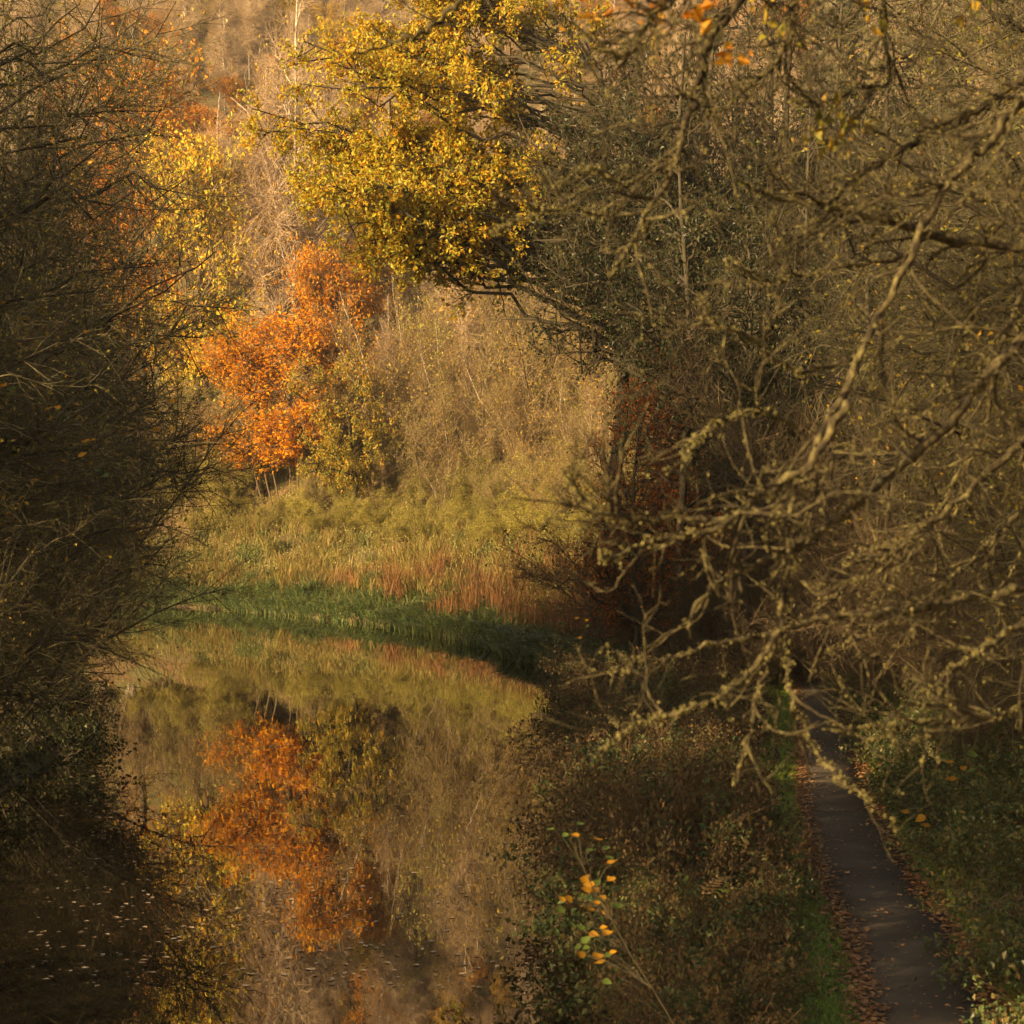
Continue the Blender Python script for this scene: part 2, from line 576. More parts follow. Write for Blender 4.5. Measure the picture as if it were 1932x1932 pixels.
def limbs_to(rng, trunk, trad, targets, k=9, r=(0.05, 0.14), wob=0.05, sag=0.12, lo=0.25, drop=0.45):
    n = len(targets)
    tk = trunk.shape[0]
    zt = trunk[:, 2]
    base_xy = trunk[-1, :2]
    hd = np.hypot(targets[:, 0] - base_xy[0], targets[:, 1] - base_xy[1])
    za = np.clip(targets[:, 2] - hd * drop * rng.uniform(0.5, 1.6, n) - 0.5, zt[0] + lo * (zt[-1] - zt[0]), zt[-1])
    ta = np.interp(za, zt, np.linspace(0, 1, tk))
    pos, _, pr = sample(trunk[None], trad[None], np.zeros(n, int), ta)
    ln = np.linalg.norm(targets - pos, axis=1)
    s = np.linspace(0, 1, k)[None, :, None]
    mid = (pos + targets) / 2 + np.stack([np.zeros(n), np.zeros(n), ln * sag], 1) * rng.uniform(-0.6, 1.4, n)[:, None]
    P = pos[:, None] * (1 - s) ** 2 + mid[:, None] * 2 * s * (1 - s) + targets[:, None] * s ** 2
    nz = rng.normal(size=(n, k, 3)) * (ln * wob)[:, None, None]
    nz[:, 0] = 0
    P = P + nz * np.sin(s * math.pi * 0.5)
    r0 = np.minimum(np.interp(ln, [1, ln.max()], r), pr * 0.7)
    rr = r0[:, None] * np.linspace(1, 0.22, k)[None]
    return P, rr


def tree_model(name, seed, trunk_pts, tr, ells, n1, n2, n3, L2, L3, r2=0.025, r3=0.012, leaves=0, lsize=0.2, lmat=None, bark='bark_dark', twig='twig_dark',
               wob=0.05, up3=0.0, jit=0.1, tk=10, limb_r=(0.05, 0.14), sag=0.12, ang2=(30, 65), ang3=(25, 60), lo=0.25, drop=0.45, asp=0.6, k3=3, wob3=0.18, l2=0.0, hang=0.3):
    rng = np.random.default_rng(seed)
    trunk = crooked(rng, trunk_pts, tk, tr * 0.35)
    trad = np.linspace(tr, tr * 0.25, tk)
    trad[0] *= 1.35
    mt = MB()
    tubes(mt, trunk[None], trad[None], 8)
    P1, R1 = limbs_to(rng, trunk, trad, ell_targets(rng, ells, n1), r=limb_r, wob=wob, sag=sag, lo=lo, drop=drop)
    tubes(mt, P1, R1, 5)
    data = {'trunk': mt.mesh(name + '_trunk', [M[bark]])}
    P2, R2 = grow(rng, P1, R1, n2, (0.25, 1.0), ang2, L2, 6, wob * 2.2, up3 * 0.5, r2, fall=0.3)
    mw = MB()
    tubes(mw, P2, R2, 3)
    P3, R3 = grow(rng, P2, R2, n3, (0.1, 1.0), ang3, L3, k3, wob3, up3, r3, fall=0.3, tip=0.5)
    tubes(mw, P3, R3, 3)
    data['branchwork'] = mw.mesh(name + '_branchwork', [M[twig]])
    if leaves:
        ml = MB()
        n_2 = int(leaves * l2)
        pos = along(rng, P3, leaves - n_2, jit)
        if n_2:
            pos = np.vstack([pos, along(rng, P2, n_2, jit)])
        leafquads(ml, rng, pos, lsize, asp=asp, hang=hang)
        data['foliage'] = ml.mesh(name + '_foliage', [M[lmat]], smooth=False)
    data['H'] = max(e[0][2] + e[1][2] for e in ells)
    return data


def shrub_model(name, seed, nst, H, spread, n2, n3, L2, L3, k3=3, r0=0.05, r2=0.014, r3=0.007, leaves=0, lsize=0.08, lmat=None, bark='bark_dark', twig='twig_dark',
                up=0.06, wob=0.1, jit=0.05, lean=(0, 0), arch=-0.10, base=0.5, up3=0.02, k2=6, asp=0.6, wob3=0.16):
    rng = np.random.default_rng(seed)
    a = rng.uniform(0, 2 * math.pi, nst)
    el = np.radians(rng.uniform(90 - spread, 88, nst))
    d = np.stack([np.cos(a) * np.cos(el) + lean[0], np.sin(a) * np.cos(el) + lean[1], np.sin(el)], 1)
    d = unit(d)
    k = 12
    P = np.empty((nst, k, 3))
    P[:, 0] = np.stack([np.cos(a), np.sin(a), np.zeros(nst)], 1) * rng.uniform(0, base, nst)[:, None]
    P[:, 0, 2] = -0.15
    ln = H * rng.uniform(0.55, 1.1, nst)
    for j in range(1, k):
        d = unit(d + rng.normal(size=(nst, 3)) * wob + np.array([0, 0, up + (arch - up) * j / k]))
        P[:, j] = P[:, j - 1] + d * (ln / (k - 1))[:, None]
    Rr = (r0 * rng.uniform(0.5, 1.2, nst))[:, None] * np.linspace(1, 0.2, k)[None]
    ms = MB()
    tubes(ms, P, Rr, 5)
    data = {'stems': ms.mesh(name + '_stems', [M[bark]])}
    mw = MB()
    P2, R2 = grow(rng, P, Rr, n2, (0.15, 1.0), (20, 60), L2, k2, wob * 1.3, up3, r2, fall=0.4)
    tubes(mw, P2, R2, 3)
    P3, R3 = grow(rng, P2, R2, n3, (0.1, 1.0), (20, 65), L3, k3, wob3, up3, r3, fall=0.3, tip=0.5)
    tubes(mw, P3, R3, 3)
    data['twigs'] = mw.mesh(name + '_twigs', [M[twig]])
    if leaves:
        ml = MB()
        leafquads(ml, rng, along(rng, P3, leaves, jit), lsize, asp=asp, hang=0.3)
        data['foliage'] = ml.mesh(name + '_foliage', [M[lmat]], smooth=False)
    data['H'] = float(P[:, :, 2].max())
    return data


def put(name, data, x, y, z=None, rz=0.0, sc=1.0, label='', cat='tree', group=None):
    o = bpy.data.objects.new(name, None)
    o.empty_display_size = 0.5
    col.objects.link(o)
    o.location = (x, y, h1(x, y) - 0.05 if z is None else z)
    o.rotation_euler = (0, 0, rz)
    o.scale = sc if hasattr(sc, '__len__') else (sc, sc, sc)
    for part in ('trunk', 'stems', 'branchwork', 'twigs', 'foliage'):
        if part in data:
            link(part, data[part], o)
    return tag(o, label, cat, group)


def put_px(name, data, x, ytop, d, rz=0.0, wide=1.0, **kw):
    """stand a tree so that its top shows at row ytop of the 1932 frame"""
    X = (x - 966) / F * d
    zg = h1(X, d) - 0.05
    s = max(0.25, (CAM_Z + (HY - ytop) / F * d - zg) / data['H'])
    return put(name, data, X, d, zg, rz, (s * wide, s * wide, s), **kw)


def at_row(x, row, lo=105.0, hi=420.0):
    """depth at which the rising far bank shows at this row of the frame"""
    d = np.arange(lo, hi, 1.0)
    X = (x - 966) / F * d
    h = height(X, d)
    r = HY - (h - CAM_Z) / d * F
    ok = np.nonzero((r <= row) & (h > 0.2))[0]
    return float(d[ok[0]]) if len(ok) else hi


rng = np.random.default_rng(11)

# birches for the hillside
birch = []
for i in range(2):
    birch.append(tree_model('birch%d' % i, 100 + i, [(0, 0, -0.3), (0.2, 0.1, 5), (0.3 - 0.3 * i, 0, 10), (0.5 - 0.4 * i, 0.2, 17.5)], 0.17,
                            [((0, 0, 11), (3.2, 3.2, 6.5)), ((0, 0, 7), (2.6, 2.6, 3.5))], 60, 700, 7500, (1.0, 2.4), (0.5, 1.4), 0.03, 0.018,
                            leaves=[1200, 3000][i], lsize=0.15, lmat='leaf_gold', bark='bark_birch', twig='twig_birch', wob=0.03, up3=-0.06, limb_r=(0.03, 0.06), lo=0.2, drop=0.9, jit=0.15))
beech = []
for i, lm in enumerate(['leaf_orange', 'leaf_orange', 'leaf_yellow', 'leaf_gold']):
    beech.append(tree_model('beech%d' % i, 140 + i % 2, [(0, 0, -0.3), (0.3, 0, 4), (0.1, 0.2, 10), (0.4, 0, 16)], 0.3,
                            clumps(140 + i % 2, 16, (0, 0, 11.5), (4.2, 4.2, 6.5), 2.0, 0.55) + [((0.4, 0, 6), (4.5, 4.5, 2.5))], 80, 600, 2700, (1.0, 2.6), (0.5, 1.2), 0.035, 0.016,
                            leaves=[10500, 8000, 10000, 8000][i], lsize=0.24, lmat=lm, bark='bark_brown', twig='twig_pale', wob=0.05, jit=0.2, hang=0.5))
for a_, b_ in ((2, 0), (3, 1)):      # same limbs, other leaves
    for k_ in ('trunk', 'branchwork'):
        bpy.data.meshes.remove(beech[a_][k_])
        beech[a_][k_] = beech[b_][k_]
scrub = []      # bare pale coppice
for i in range(3):
    scrub.append(shrub_model('scrub%d' % i, 170 + i, 26, 12, 38, 520, 5200, (1.2, 3.2), (0.6, 1.4), 3, 0.08, 0.03, 0.015, leaves=[3000, 1500, 6000][i], lsize=0.16,
                             lmat=['leaf_gold', 'leaf_gold', 'leaf_olive'][i], bark='bark_birch' if i == 1 else 'bark_brown', twig='twig_pale', up=0.03, arch=-0.05, base=1.4, jit=0.12))
olive = []      # leafy willow bushes on the bank
for i in range(2):
    olive.append(shrub_model('olive%d' % i, 190 + i, 22, 6, 48, 320, 2200, (0.8, 2.0), (0.4, 0.9), 3, 0.05, 0.02, 0.01, leaves=9000, lsize=0.17, lmat='leaf_olive',
                             bark='bark_brown', twig='twig_pale', base=1.2, jit=0.15, asp=0.45))
ivy = []
for i in range(2):
    ivy.append(tree_model('ivy%d' % i, 210 + i, [(0, 0, -0.3), (0.4, 0, 6), (-0.2, 0.3, 14), (0.5, 0, 23)], 0.34,
                          [((0, 0, 17.5), (5.5, 5.5, 8)), ((-1, 0, 12), (5, 5, 4))], 70, 600, 2700, (1.0, 2.8), (0.5, 1.2), 0.04, 0.016,
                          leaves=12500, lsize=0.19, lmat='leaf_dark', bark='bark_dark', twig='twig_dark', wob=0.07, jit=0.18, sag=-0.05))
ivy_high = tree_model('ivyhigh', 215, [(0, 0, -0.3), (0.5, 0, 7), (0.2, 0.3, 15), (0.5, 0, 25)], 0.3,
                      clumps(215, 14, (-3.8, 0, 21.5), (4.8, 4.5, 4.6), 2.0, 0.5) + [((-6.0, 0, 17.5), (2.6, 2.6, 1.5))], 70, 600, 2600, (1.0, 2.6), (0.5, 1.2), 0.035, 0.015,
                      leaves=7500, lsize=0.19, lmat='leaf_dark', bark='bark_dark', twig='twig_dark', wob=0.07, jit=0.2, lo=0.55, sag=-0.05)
rust = tree_model('rust', 231, [(0, 0, -0.3), (0.3, 0, 4), (0.1, 0.2, 9), (0.4, 0, 13)], 0.22,
                  [((0, 0, 9), (5, 5, 6)), ((0, 0, 5), (5.5, 5.5, 3))], 60, 500, 2600, (0.9, 2.2), (0.4, 1.0), 0.03, 0.013,
                  leaves=6000, lsize=0.15, lmat='leaf_rust', bark='bark_dark', twig='twig_dark', wob=0.06, jit=0.12)
goldgreen = tree_model('goldgreen', 241, [(0, 0, -0.3), (0.3, 0, 3), (-0.2, 0.2, 7), (0.2, 0, 11)], 0.26,
                       clumps(241, 14, (0, 0, 8.5), (4.4, 4.4, 4.6), 1.8, 0.5) + [((-0.5, 0, 4.5), (5.0, 5.0, 2.0))], 70, 520, 3000, (0.9, 2.0), (0.4, 1.0), 0.035, 0.015,
                       leaves=15000, lsize=0.24, lmat='leaf_green_gold', bark='bark_dark', twig='twig_dark', wob=0.06, jit=0.16)
# bare thicket trees near the water
thick = []
for i in range(2):
    thick.append(shrub_model('thick%d' % i, 260 + i, 14, 13, 46, 540, 6000, (1.6, 4.8), (0.5, 1.5), 4, 0.075, 0.018, 0.0065, leaves=[2400, 3000][i], lsize=0.09,
                             lmat=['leaf_green_gold', 'leaf_bracken'][i], bark='bark_dark', twig='twig_thicket', up=0.02, arch=-0.07, base=0.9,
                             jit=0.04, k2=8, wob=0.08, wob3=0.14))
tangle = []
for i in range(2):
    tangle.append(shrub_model('tangle%d' % i, 290 + i, 18, 11, 60, 650, 7500, (1.0, 3.0), (0.4, 1.2), 3, 0.06, 0.017, 0.008, leaves=[800, 2500][i], lsize=0.10,
                              lmat=['leaf_bracken', 'leaf_dark'][i], bark='bark_brown', twig='twig_brown', up=0.02, arch=-0.06, base=1.0, wob=0.12, wob3=0.22))
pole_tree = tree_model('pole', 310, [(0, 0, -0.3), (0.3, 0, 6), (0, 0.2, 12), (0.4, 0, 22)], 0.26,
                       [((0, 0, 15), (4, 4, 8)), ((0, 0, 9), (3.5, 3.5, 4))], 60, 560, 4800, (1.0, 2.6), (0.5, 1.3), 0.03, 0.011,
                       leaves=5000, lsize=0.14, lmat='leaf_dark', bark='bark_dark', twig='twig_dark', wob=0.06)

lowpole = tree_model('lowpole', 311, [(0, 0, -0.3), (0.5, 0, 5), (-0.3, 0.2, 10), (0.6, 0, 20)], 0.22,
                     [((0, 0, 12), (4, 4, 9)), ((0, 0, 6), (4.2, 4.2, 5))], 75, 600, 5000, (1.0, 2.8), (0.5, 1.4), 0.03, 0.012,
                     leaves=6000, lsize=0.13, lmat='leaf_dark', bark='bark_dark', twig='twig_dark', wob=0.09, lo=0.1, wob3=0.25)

spread_tree = [tree_model('spread%d' % i, 330 + i, [(0, 0, -0.3), (0.3, 0, 6), (0.1, 0.2, 12), (0.8, 0, 20)], 0.24,
                         [((3.6, 0, 11.5), (4.6, 3.2, 9.5)), ((3.0, 0, 6), (4.4, 3.2, 5.5))], 70, 620, 6200, (1.2, 3.2), (0.5, 1.5), 0.022, 0.0075,
                         leaves=3600, lsize=0.10, lmat=('leaf_green_gold', 'leaf_olive')[i], bark='bark_dark', twig='twig_thicket', wob=0.05, lo=0.05, drop=0.35, sag=0.14, up3=-0.05, wob3=0.16, limb_r=(0.03, 0.08)) for i in range(2)]

# ------------------------------------------------------------------ the hero oak that reaches over the bend
def hero_oak():
    rngo = np.random.default_rng(77)
    x0, y0 = 6.2, 105.0
    z0 = h1(x0, y0)
    trunk = crooked(rngo, [(0, 0, -0.5), (-0.4, 0, 8), (0.3, 0.3, 16), (-0.6, 0, 24), (-1.2, 0, 33)], 14, 0.12)
    trad = np.linspace(0.55, 0.16, 14)
    o = bpy.data.objects.new('oak_tree', None)
    col.objects.link(o)
    o.location = (x0, y0, z0)
    tag(o, 'big golden oak leaning out over the bend with dark crooked limbs', 'tree')
    mb = MB()
    tubes(mb, trunk[None], trad[None], 10)
    link('trunk', mb.mesh('oak_trunk', [M['bark_dark']]), o)
    cl = [((x, rngo.uniform(-4, 3), z), (rngo.uniform(2.2, 3.6), 2.8, rngo.uniform(0.9, 1.5))) for x, z in
          [(-18, 30.5), (-17, 28), (-15, 25.8), (-12, 25.5), (-16.5, 32.5), (-14, 29.5), (-11, 28), (-13, 33.5), (-15.5, 35), (-10, 31), (-8, 27.8), (-11, 35.5), (-8.5, 34), (-6, 30.5), (-4.5, 33.5), (-7, 36.8),
           (-12, 37.5), (-3, 36.5), (-2, 31), (-9, 25.6), (-17.5, 26.8), (-5.5, 27.5), (-13.5, 27.5), (-13, 23.6), (-10, 23.8), (-16, 24.6), (-7, 25)]]
    tg = ell_targets(rngo, cl, 125)
    P1, R1 = limbs_to(rngo, trunk, trad, tg, k=14, r=(0.06, 0.20), wob=0.028, sag=0.03, lo=0.3, drop=0.26)
    # each limb is a part of its own
    big = np.argsort(-R1[:, 0])
    for i in big[:24]:
        m2 = MB()
        tubes(m2, P1[i:i + 1], R1[i:i + 1], 6)
        link('limb', m2.mesh('oak_limb', [M['bark_dark']]), o)
    m3 = MB()
    tubes(m3, P1[big[24:]], R1[big[24:]], 5)
    P2, R2 = grow(rngo, P1, R1, 1300, (0.55, 1.0), (25, 65), (1.0, 2.6), 6, 0.16, 0.0, 0.05, fall=0.2, flat=0.4)
    tubes(m3, P2, R2, 4)
    P3, R3 = grow(rngo, P2, R2, 6000, (0.15, 1.0), (25, 65), (0.5, 1.3), 3, 0.2, 0.03, 0.018, fall=0.2)
    tubes(m3, P3, R3, 3)
    link('branchwork', m3.mesh('oak_branchwork', [M['bark_dark']]), o)
    ml = MB()
    leafquads(ml, rngo, along(rngo, P3, 62000, 0.17), 0.235, asp=0.65, hang=0.4)
    fo = link('foliage', ml.mesh('oak_foliage', [M['leaf_yellow']], smooth=False), o)
    fo['label'] = 'golden yellow oak leaves with some green and orange'


hero_oak()

# ------------------------------------------------------------------ far bank and hillside trees
HG = 'trees on the sunlit hillside beyond the bend'
cnt = 0
rngh = np.random.default_rng(33)
pts_used = []
for it in range(4000):
    d = 224 + 216 * rngh.uniform() ** 1.1
    x = rngh.uniform(20, 1500)
    X = (x - 966) / F * d
    if float(sdist(np.array([X]), np.array([d]), RB, -1)[0]) < 62:
        continue
    if any((X - a) ** 2 + (d - b) ** 2 < (5.2 if d < 260 else 6.6) ** 2 for a, b in pts_used):
        continue
    pts_used.append((X, d))
    z = h1(X, d)
    row = HY - (z + 10 - CAM_Z) / d * F
    u = rngh.uniform()
    s = rngh.uniform(0.8, 1.25)
    warm = 0.30 if (x < 720 and row < 520) else 0.22
    if u < 0.60:
        put('birch_tree', birch[rngh.integers(0, 2)], X, d, z - 0.1, rngh.uniform(0, 6.28), s, 'bare twiggy birch with pale stem among the hillside trees', 'tree', HG)
    elif u < 0.60 + warm * 0.55:
        put('beech_tree', beech[rngh.integers(0, 2)], X, d, z - 0.1, rngh.uniform(0, 6.28), s * 0.75, 'orange leaved tree among the bare birches on the hillside', 'tree', HG)
    elif u < 0.60 + warm:
        put('maple_tree', beech[2 + rngh.integers(0, 2)], X, d, z - 0.1, rngh.uniform(0, 6.28), s * 0.7, 'golden leaved tree among the bare birches on the hillside', 'tree', HG)
    else:
        put('coppice_tree', scrub[rngh.integers(0, 3)], X, d, z - 0.1, rngh.uniform(0, 6.28), s, 'pale bare many-stemmed tree on the sunlit hillside', 'tree', HG)
    cnt += 1
    if cnt >= 560:
        break

def far(name, data, x, ytop, row, rz=0.0, wide=1.0, **kw):
    return put_px(name, data, x, ytop, at_row(x, row), rz, wide, **kw)


far('beech_tree', beech[0], 575, 560, 960, 0.5, 1.3, label='bright orange tree with slanting stems above the reeds at the bend')
far('beech_tree', beech[0], 490, 620, 965, 2.0, 1.25, label='smaller orange tree leaning towards the water behind the left thicket')
far('maple_tree', beech[0], 640, 440, 930, 1.4, 0.7, label='orange gold tree just below the big oak crown')
far('small_oak', goldgreen, 665, 650, 975, 0.8, 0.8, label='small green and gold oak behind the reed bank')
far('beech_tree', beech[1], 265, 40, 850, 0.8, 0.6, label='orange red tree glowing behind the left thicket near the top')
far('maple_tree', beech[2], 380, 230, 880, 2.8, 0.75, label='yellow tree beside the orange one behind the left thicket')
far('birch_tree', birch[0], 545, -60, 840, 0.0, 0.7, label='tall birch with pale forked stem at the top of the hillside')
far('birch_tree', birch[1], 880, 420, 920, 1.0, 0.7, label='slender birch cluster right of the big oak, pale stems')
far('birch_tree', birch[1], 905, 450, 900, 3.0, 0.7, label='slim pale birch behind the bare coppice')
far('birch_tree', birch[0], 735, 560, 910, 4.0, 0.7, label='bare birch between the orange tree and the coppice')
SG = 'bare coppice above the reed bank'
for i, (x, yt, rw) in enumerate([(760, 600, 930), (850, 560, 920), (930, 620, 935), (1010, 640, 940), (1090, 680, 950), (800, 690, 945), (880, 720, 955), (1160, 700, 960), (1240, 720, 970), (700, 640, 915),
                                 (1010, 560, 920), (1120, 560, 930), (1230, 560, 930), (1330, 600, 940), (960, 500, 900), (1060, 480, 900), (780, 500, 890), (860, 470, 880), (1180, 470, 900), (1300, 460, 900), (600, 860, 975), (720, 850, 980), (840, 840, 985), (940, 850, 990), (1040, 830, 995), (430, 850, 970), (1140, 840, 1000), (200, 700, 940), (280, 680, 930), (340, 720, 935), (400, 690, 930), (250, 800, 950), (330, 850, 955), (440, 760, 940), (150, 750, 940), (480, 740, 940), (380, 820, 950), (190, 860, 960)]):
    far('coppice_tree', scrub[i % 3], x, yt, rw, i * 1.3, 0.8, label='pale bare coppice shrub standing above the reed bank', group=SG)
OG = 'leafy willow bushes on the far bank'
for i, (x, yt, rw) in enumerate([(470, 900, 945), (420, 890, 950), (360, 890, 950), (760, 900, 955), (830, 910, 960), (905, 890, 965), (980, 920, 980), (1050, 900, 980), (1120, 920, 1000), (1190, 940, 1010), (700, 915, 950),
                                 (1100, 860, 950), (1200, 870, 960), (1270, 930, 1010), (1330, 900, 980), (630, 915, 945), (870, 950, 985), (1270, 990, 1060), (1180, 1000, 1050), (1350, 1000, 1080), (300, 900, 960), (1440, 930, 1040), (650, 955, 1000), (735, 950, 1005), (800, 965, 1010), (925, 965, 1015), (560, 950, 990), (1020, 975, 1020), (430, 950, 985), (850, 985, 1025), (690, 975, 1015), (520, 965, 1000), (610, 985, 1020), (770, 990, 1030), (960, 990, 1035), (1080, 1000, 1045), (900, 1000, 1040), (380, 985, 1010), (480, 985, 1015), (1130, 970, 1030)]):
    far('willow_bush', olive[i % 2], x, yt - 30, rw, i * 0.9, 1.25, label='olive yellow leafy willow bush on the far bank', cat='bush', group=OG)

# the slanting poles under the orange tree
for i, (x0, y0, x1, y1) in enumerate([(447, 965, 425, 868), (500, 965, 470, 860), (515, 968, 488, 850), (530, 965, 505, 845), (548, 960, 545, 850), (808, 985, 788, 885), (565, 960, 556, 850), (600, 965, 590, 860)]):
    d = at_row(x0, y0)
    a, b = pix(x0, y0, d), pix(x1, y1, d)
    a[2] = h1(a[0], d) - 0.1
    a[0] = (x0 - 966) / F * d
    c = b + (b - a) * np.array([0.5, 0, 0.6])
    mb = MB()
    P = crooked(rng, [a, (a + b) / 2 + [0.05, 0, 0], b, c], 9, 0.04)
    tubes(mb, P[None], np.linspace(0.16, 0.05, 9)[None], 6)
    o = link('leaning_trunk', mb.mesh('leaning_trunk', [M['bark_brown']]))
    tag(o, 'thin slanting bare trunk rising out of the reed bank', 'tree', 'slanting trunks above the reeds')

# ------------------------------------------------------------------ right bank trees
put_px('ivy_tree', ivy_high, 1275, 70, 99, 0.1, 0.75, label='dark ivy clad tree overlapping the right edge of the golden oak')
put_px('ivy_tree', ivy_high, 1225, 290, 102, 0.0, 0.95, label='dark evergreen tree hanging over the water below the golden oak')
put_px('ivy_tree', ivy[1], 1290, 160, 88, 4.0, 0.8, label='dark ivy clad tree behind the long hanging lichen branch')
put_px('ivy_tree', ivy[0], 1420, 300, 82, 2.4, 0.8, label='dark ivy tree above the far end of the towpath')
put_px('rust_tree', rust, 1195, 720, 80, 0.6, 0.8, label='low tree with rust red leaves at the bend of the right bank')
put_px('rust_tree', rust, 1290, 560, 92, 2.6, 0.7, label='rust red leaved tree behind the crossing lichen branches')
for i, (x, yt, d, w_) in enumerate([(1330, -40, 118, 0.7), (1480, 60, 108, 0.7), (1620, -60, 112, 0.8), (1760, 80, 96, 0.7), (1890, -40, 92, 0.8), (1560, 380, 96, 0.7), (1700, 480, 84, 0.6), (1840, 400, 76, 0.6), (1960, 560, 62, 0.6), (1380, 480, 112, 0.6)]):
    put_px('ivy_tree', ivy[i % 2], x, yt, d, i * 1.3, w_, label='dark ivy covered tree in the shady tangle right of the path', group='ivy trees on the right slope')
TG = 'bare tangled shrubs on the slope right of the path'
spots = [(1560, 560, 84), (1700, 560, 64), (1820, 620, 54), (1930, 700, 44), (1440, 760, 98), (1600, 780, 78), (1730, 860, 60), (1860, 900, 46), (1500, 860, 92), (1640, 930, 74), (1400, 900, 106),
         (1780, 1010, 54), (1560, 990, 86), (1350, 940, 112), (1900, 1040, 40), (1680, 1060, 66)]
for i, (x, yt, d) in enumerate(spots):
    put_px('tangled_shrub', tangle[i % 2], x, yt, d, i * 2.1, 0.8, label='bare brown tangled shrub on the slope beyond the path', cat='shrub', group=TG)
for i, (x, y, s, rz, lab) in enumerate([(11.6, 24, 0.8, 3.0, 'drooping bare tree just right of the path, nearest behind the lichen branches'), (12.0, 33, 0.95, 3.3, 'drooping bare tree right of the path a little further on'), (15.8, 47, 1.1, 3.1, 'drooping bare tree on the slope right of the path bend')]):
    put('drooping_tree', spread_tree[i % 2], x, y, None, rz, s, lab, 'tree')
TT = 'tall bare trees on the right slope'
for i, (x, yt, d) in enumerate([(1480, -100, 104), (1580, -60, 96), (1680, -120, 88), (1780, -60, 80), (1880, -100, 72), (1960, -60, 66), (1380, 60, 112), (1530, 120, 88), (1640, 180, 78), (1750, 160, 70),
                                (1850, 240, 62), (1950, 260, 54), (1440, 300, 100), (1590, 360, 84), (1700, 420, 72), (1810, 420, 62), (1910, 480, 52), (1500, 480, 94), (1340, 250, 120), (1620, -140, 120), (1760, -140, 110), (1900, -140, 100), (1450, -140, 130)]):
    put_px('bare_tree', (pole_tree, lowpole)[i % 2], x, yt, d, i * 1.1, 0.8, label='tall bare brown tree high on the slope right of the path', group=TT)

for i, (x, yt, d) in enumerate([(1300, 690, 106), (1330, 760, 100), (1310, 1050, 90), (1350, 1040, 82), (1270, 1100, 80), (1330, 1000, 95), (1390, 1080, 78), (1310, 930, 104), (1410, 970, 88)]):
    put_px('understorey_shrub', tangle[(1, 0, 1, 1)[i % 4]], x, yt, d, i * 1.9, 1.1, label='low dark leafy shrub at the foot of the ivy trees', cat='shrub', group='shrubs at the foot of the ivy trees')

# ------------------------------------------------------------------ left thicket
for i, (x, y, s) in enumerate([(-21.5, 84, 1.25), (-24.5, 92, 1.4), (-28, 102, 1.5), (-19.8, 76, 1.1)]):
    put('bare_tree', (lowpole, pole_tree)[i % 2], x, y, None, i * 1.9, s, 'tall bare tree rising out of the left bank thicket', 'tree', 'tall bare trees on the left bank')
for i, (x, y, s, rz, lab) in enumerate([(-14.8, 41, 0.95, 0.1, 'nearest drooping bare tree at the left edge of the frame'), (-16.6, 51, 1.1, -0.2, 'drooping bare tree in the middle of the left bank thicket'),
                                        (-19.2, 62, 1.25, 0.2, 'tall drooping bare tree further along the left bank'), (-22.5, 74, 1.45, 0.0, 'farthest drooping bare tree before the left hand bend')]):
    put('drooping_tree', spread_tree[i % 2], x, y, None, rz, s, lab, 'tree')
LG = 'bare thicket trees along the left bank'
lspots = [(-14.8, 46, 0.7), (-16.0, 56, 0.8), (-18.8, 66, 1.1), (-21, 75, 1.3), (-24, 84, 1.5), (-28, 94, 1.7), (-14.4, 36, 0.6), (-26, 78, 1.9),
          (-33, 104, 2.1), (-39, 114, 2.0), (-31, 88, 2.2)]
for i, (x, y, s) in enumerate(lspots):
    put('thicket_tree', thick[i % 2], x, y, None, i * 1.7 + 0.4, s, 'bare dark thicket tree arching over the water from the left bank', 'tree', LG)
# trees of the same bank nearer than the frame shows, whose shade falls across the water
for i, (x, y, s) in enumerate([(-17, 20, 1.2), (-28, 30, 2.0)]):
    put('thicket_tree', thick[(i + 1) % 2], x, y, None, i * 2.3, s, 'bare dark thicket tree arching over the water from the left bank', 'tree', LG)
for i, (x, y, s) in enumerate([(-30, 40, 1.2), (-34, 52, 1.25), (-38, 64, 1.3), (-24, 8, 1.1), (-36, 30, 1.3), (-44, 72, 1.35), (-44, 48, 1.35), (-32, 12, 1.2), (-40, 84, 1.2), (-20, 18, 0.85), (-20.5, 7.5, 0.8), (-23, 34, 1.05), (-22, 38, 0.7), (-24, 47, 0.75), (-26, 57, 0.8), (-29, 66, 0.8)]):
    put('ivy_tree', ivy[i % 2], x, y, None, i * 2.3, s, 'tall ivy clad tree standing back from the left bank', 'tree', 'tall trees behind the left bank')
for i, (x, y, s) in enumerate([(-14.5, 50, 0.45), (-14.0, 44, 0.4), (-15.4, 60, 0.5), (-18, 72, 0.6), (-13.4, 38, 0.4), (-21, 84, 0.6), (-16.5, 66, 0.5)]):
    put('ivy_bush', ivy[i % 2], x - 0.6, y, None, i * 1.1, (s, s, s * 0.42), 'dark evergreen bush low on the left water edge', 'bush', 'dark bushes on the left bank')

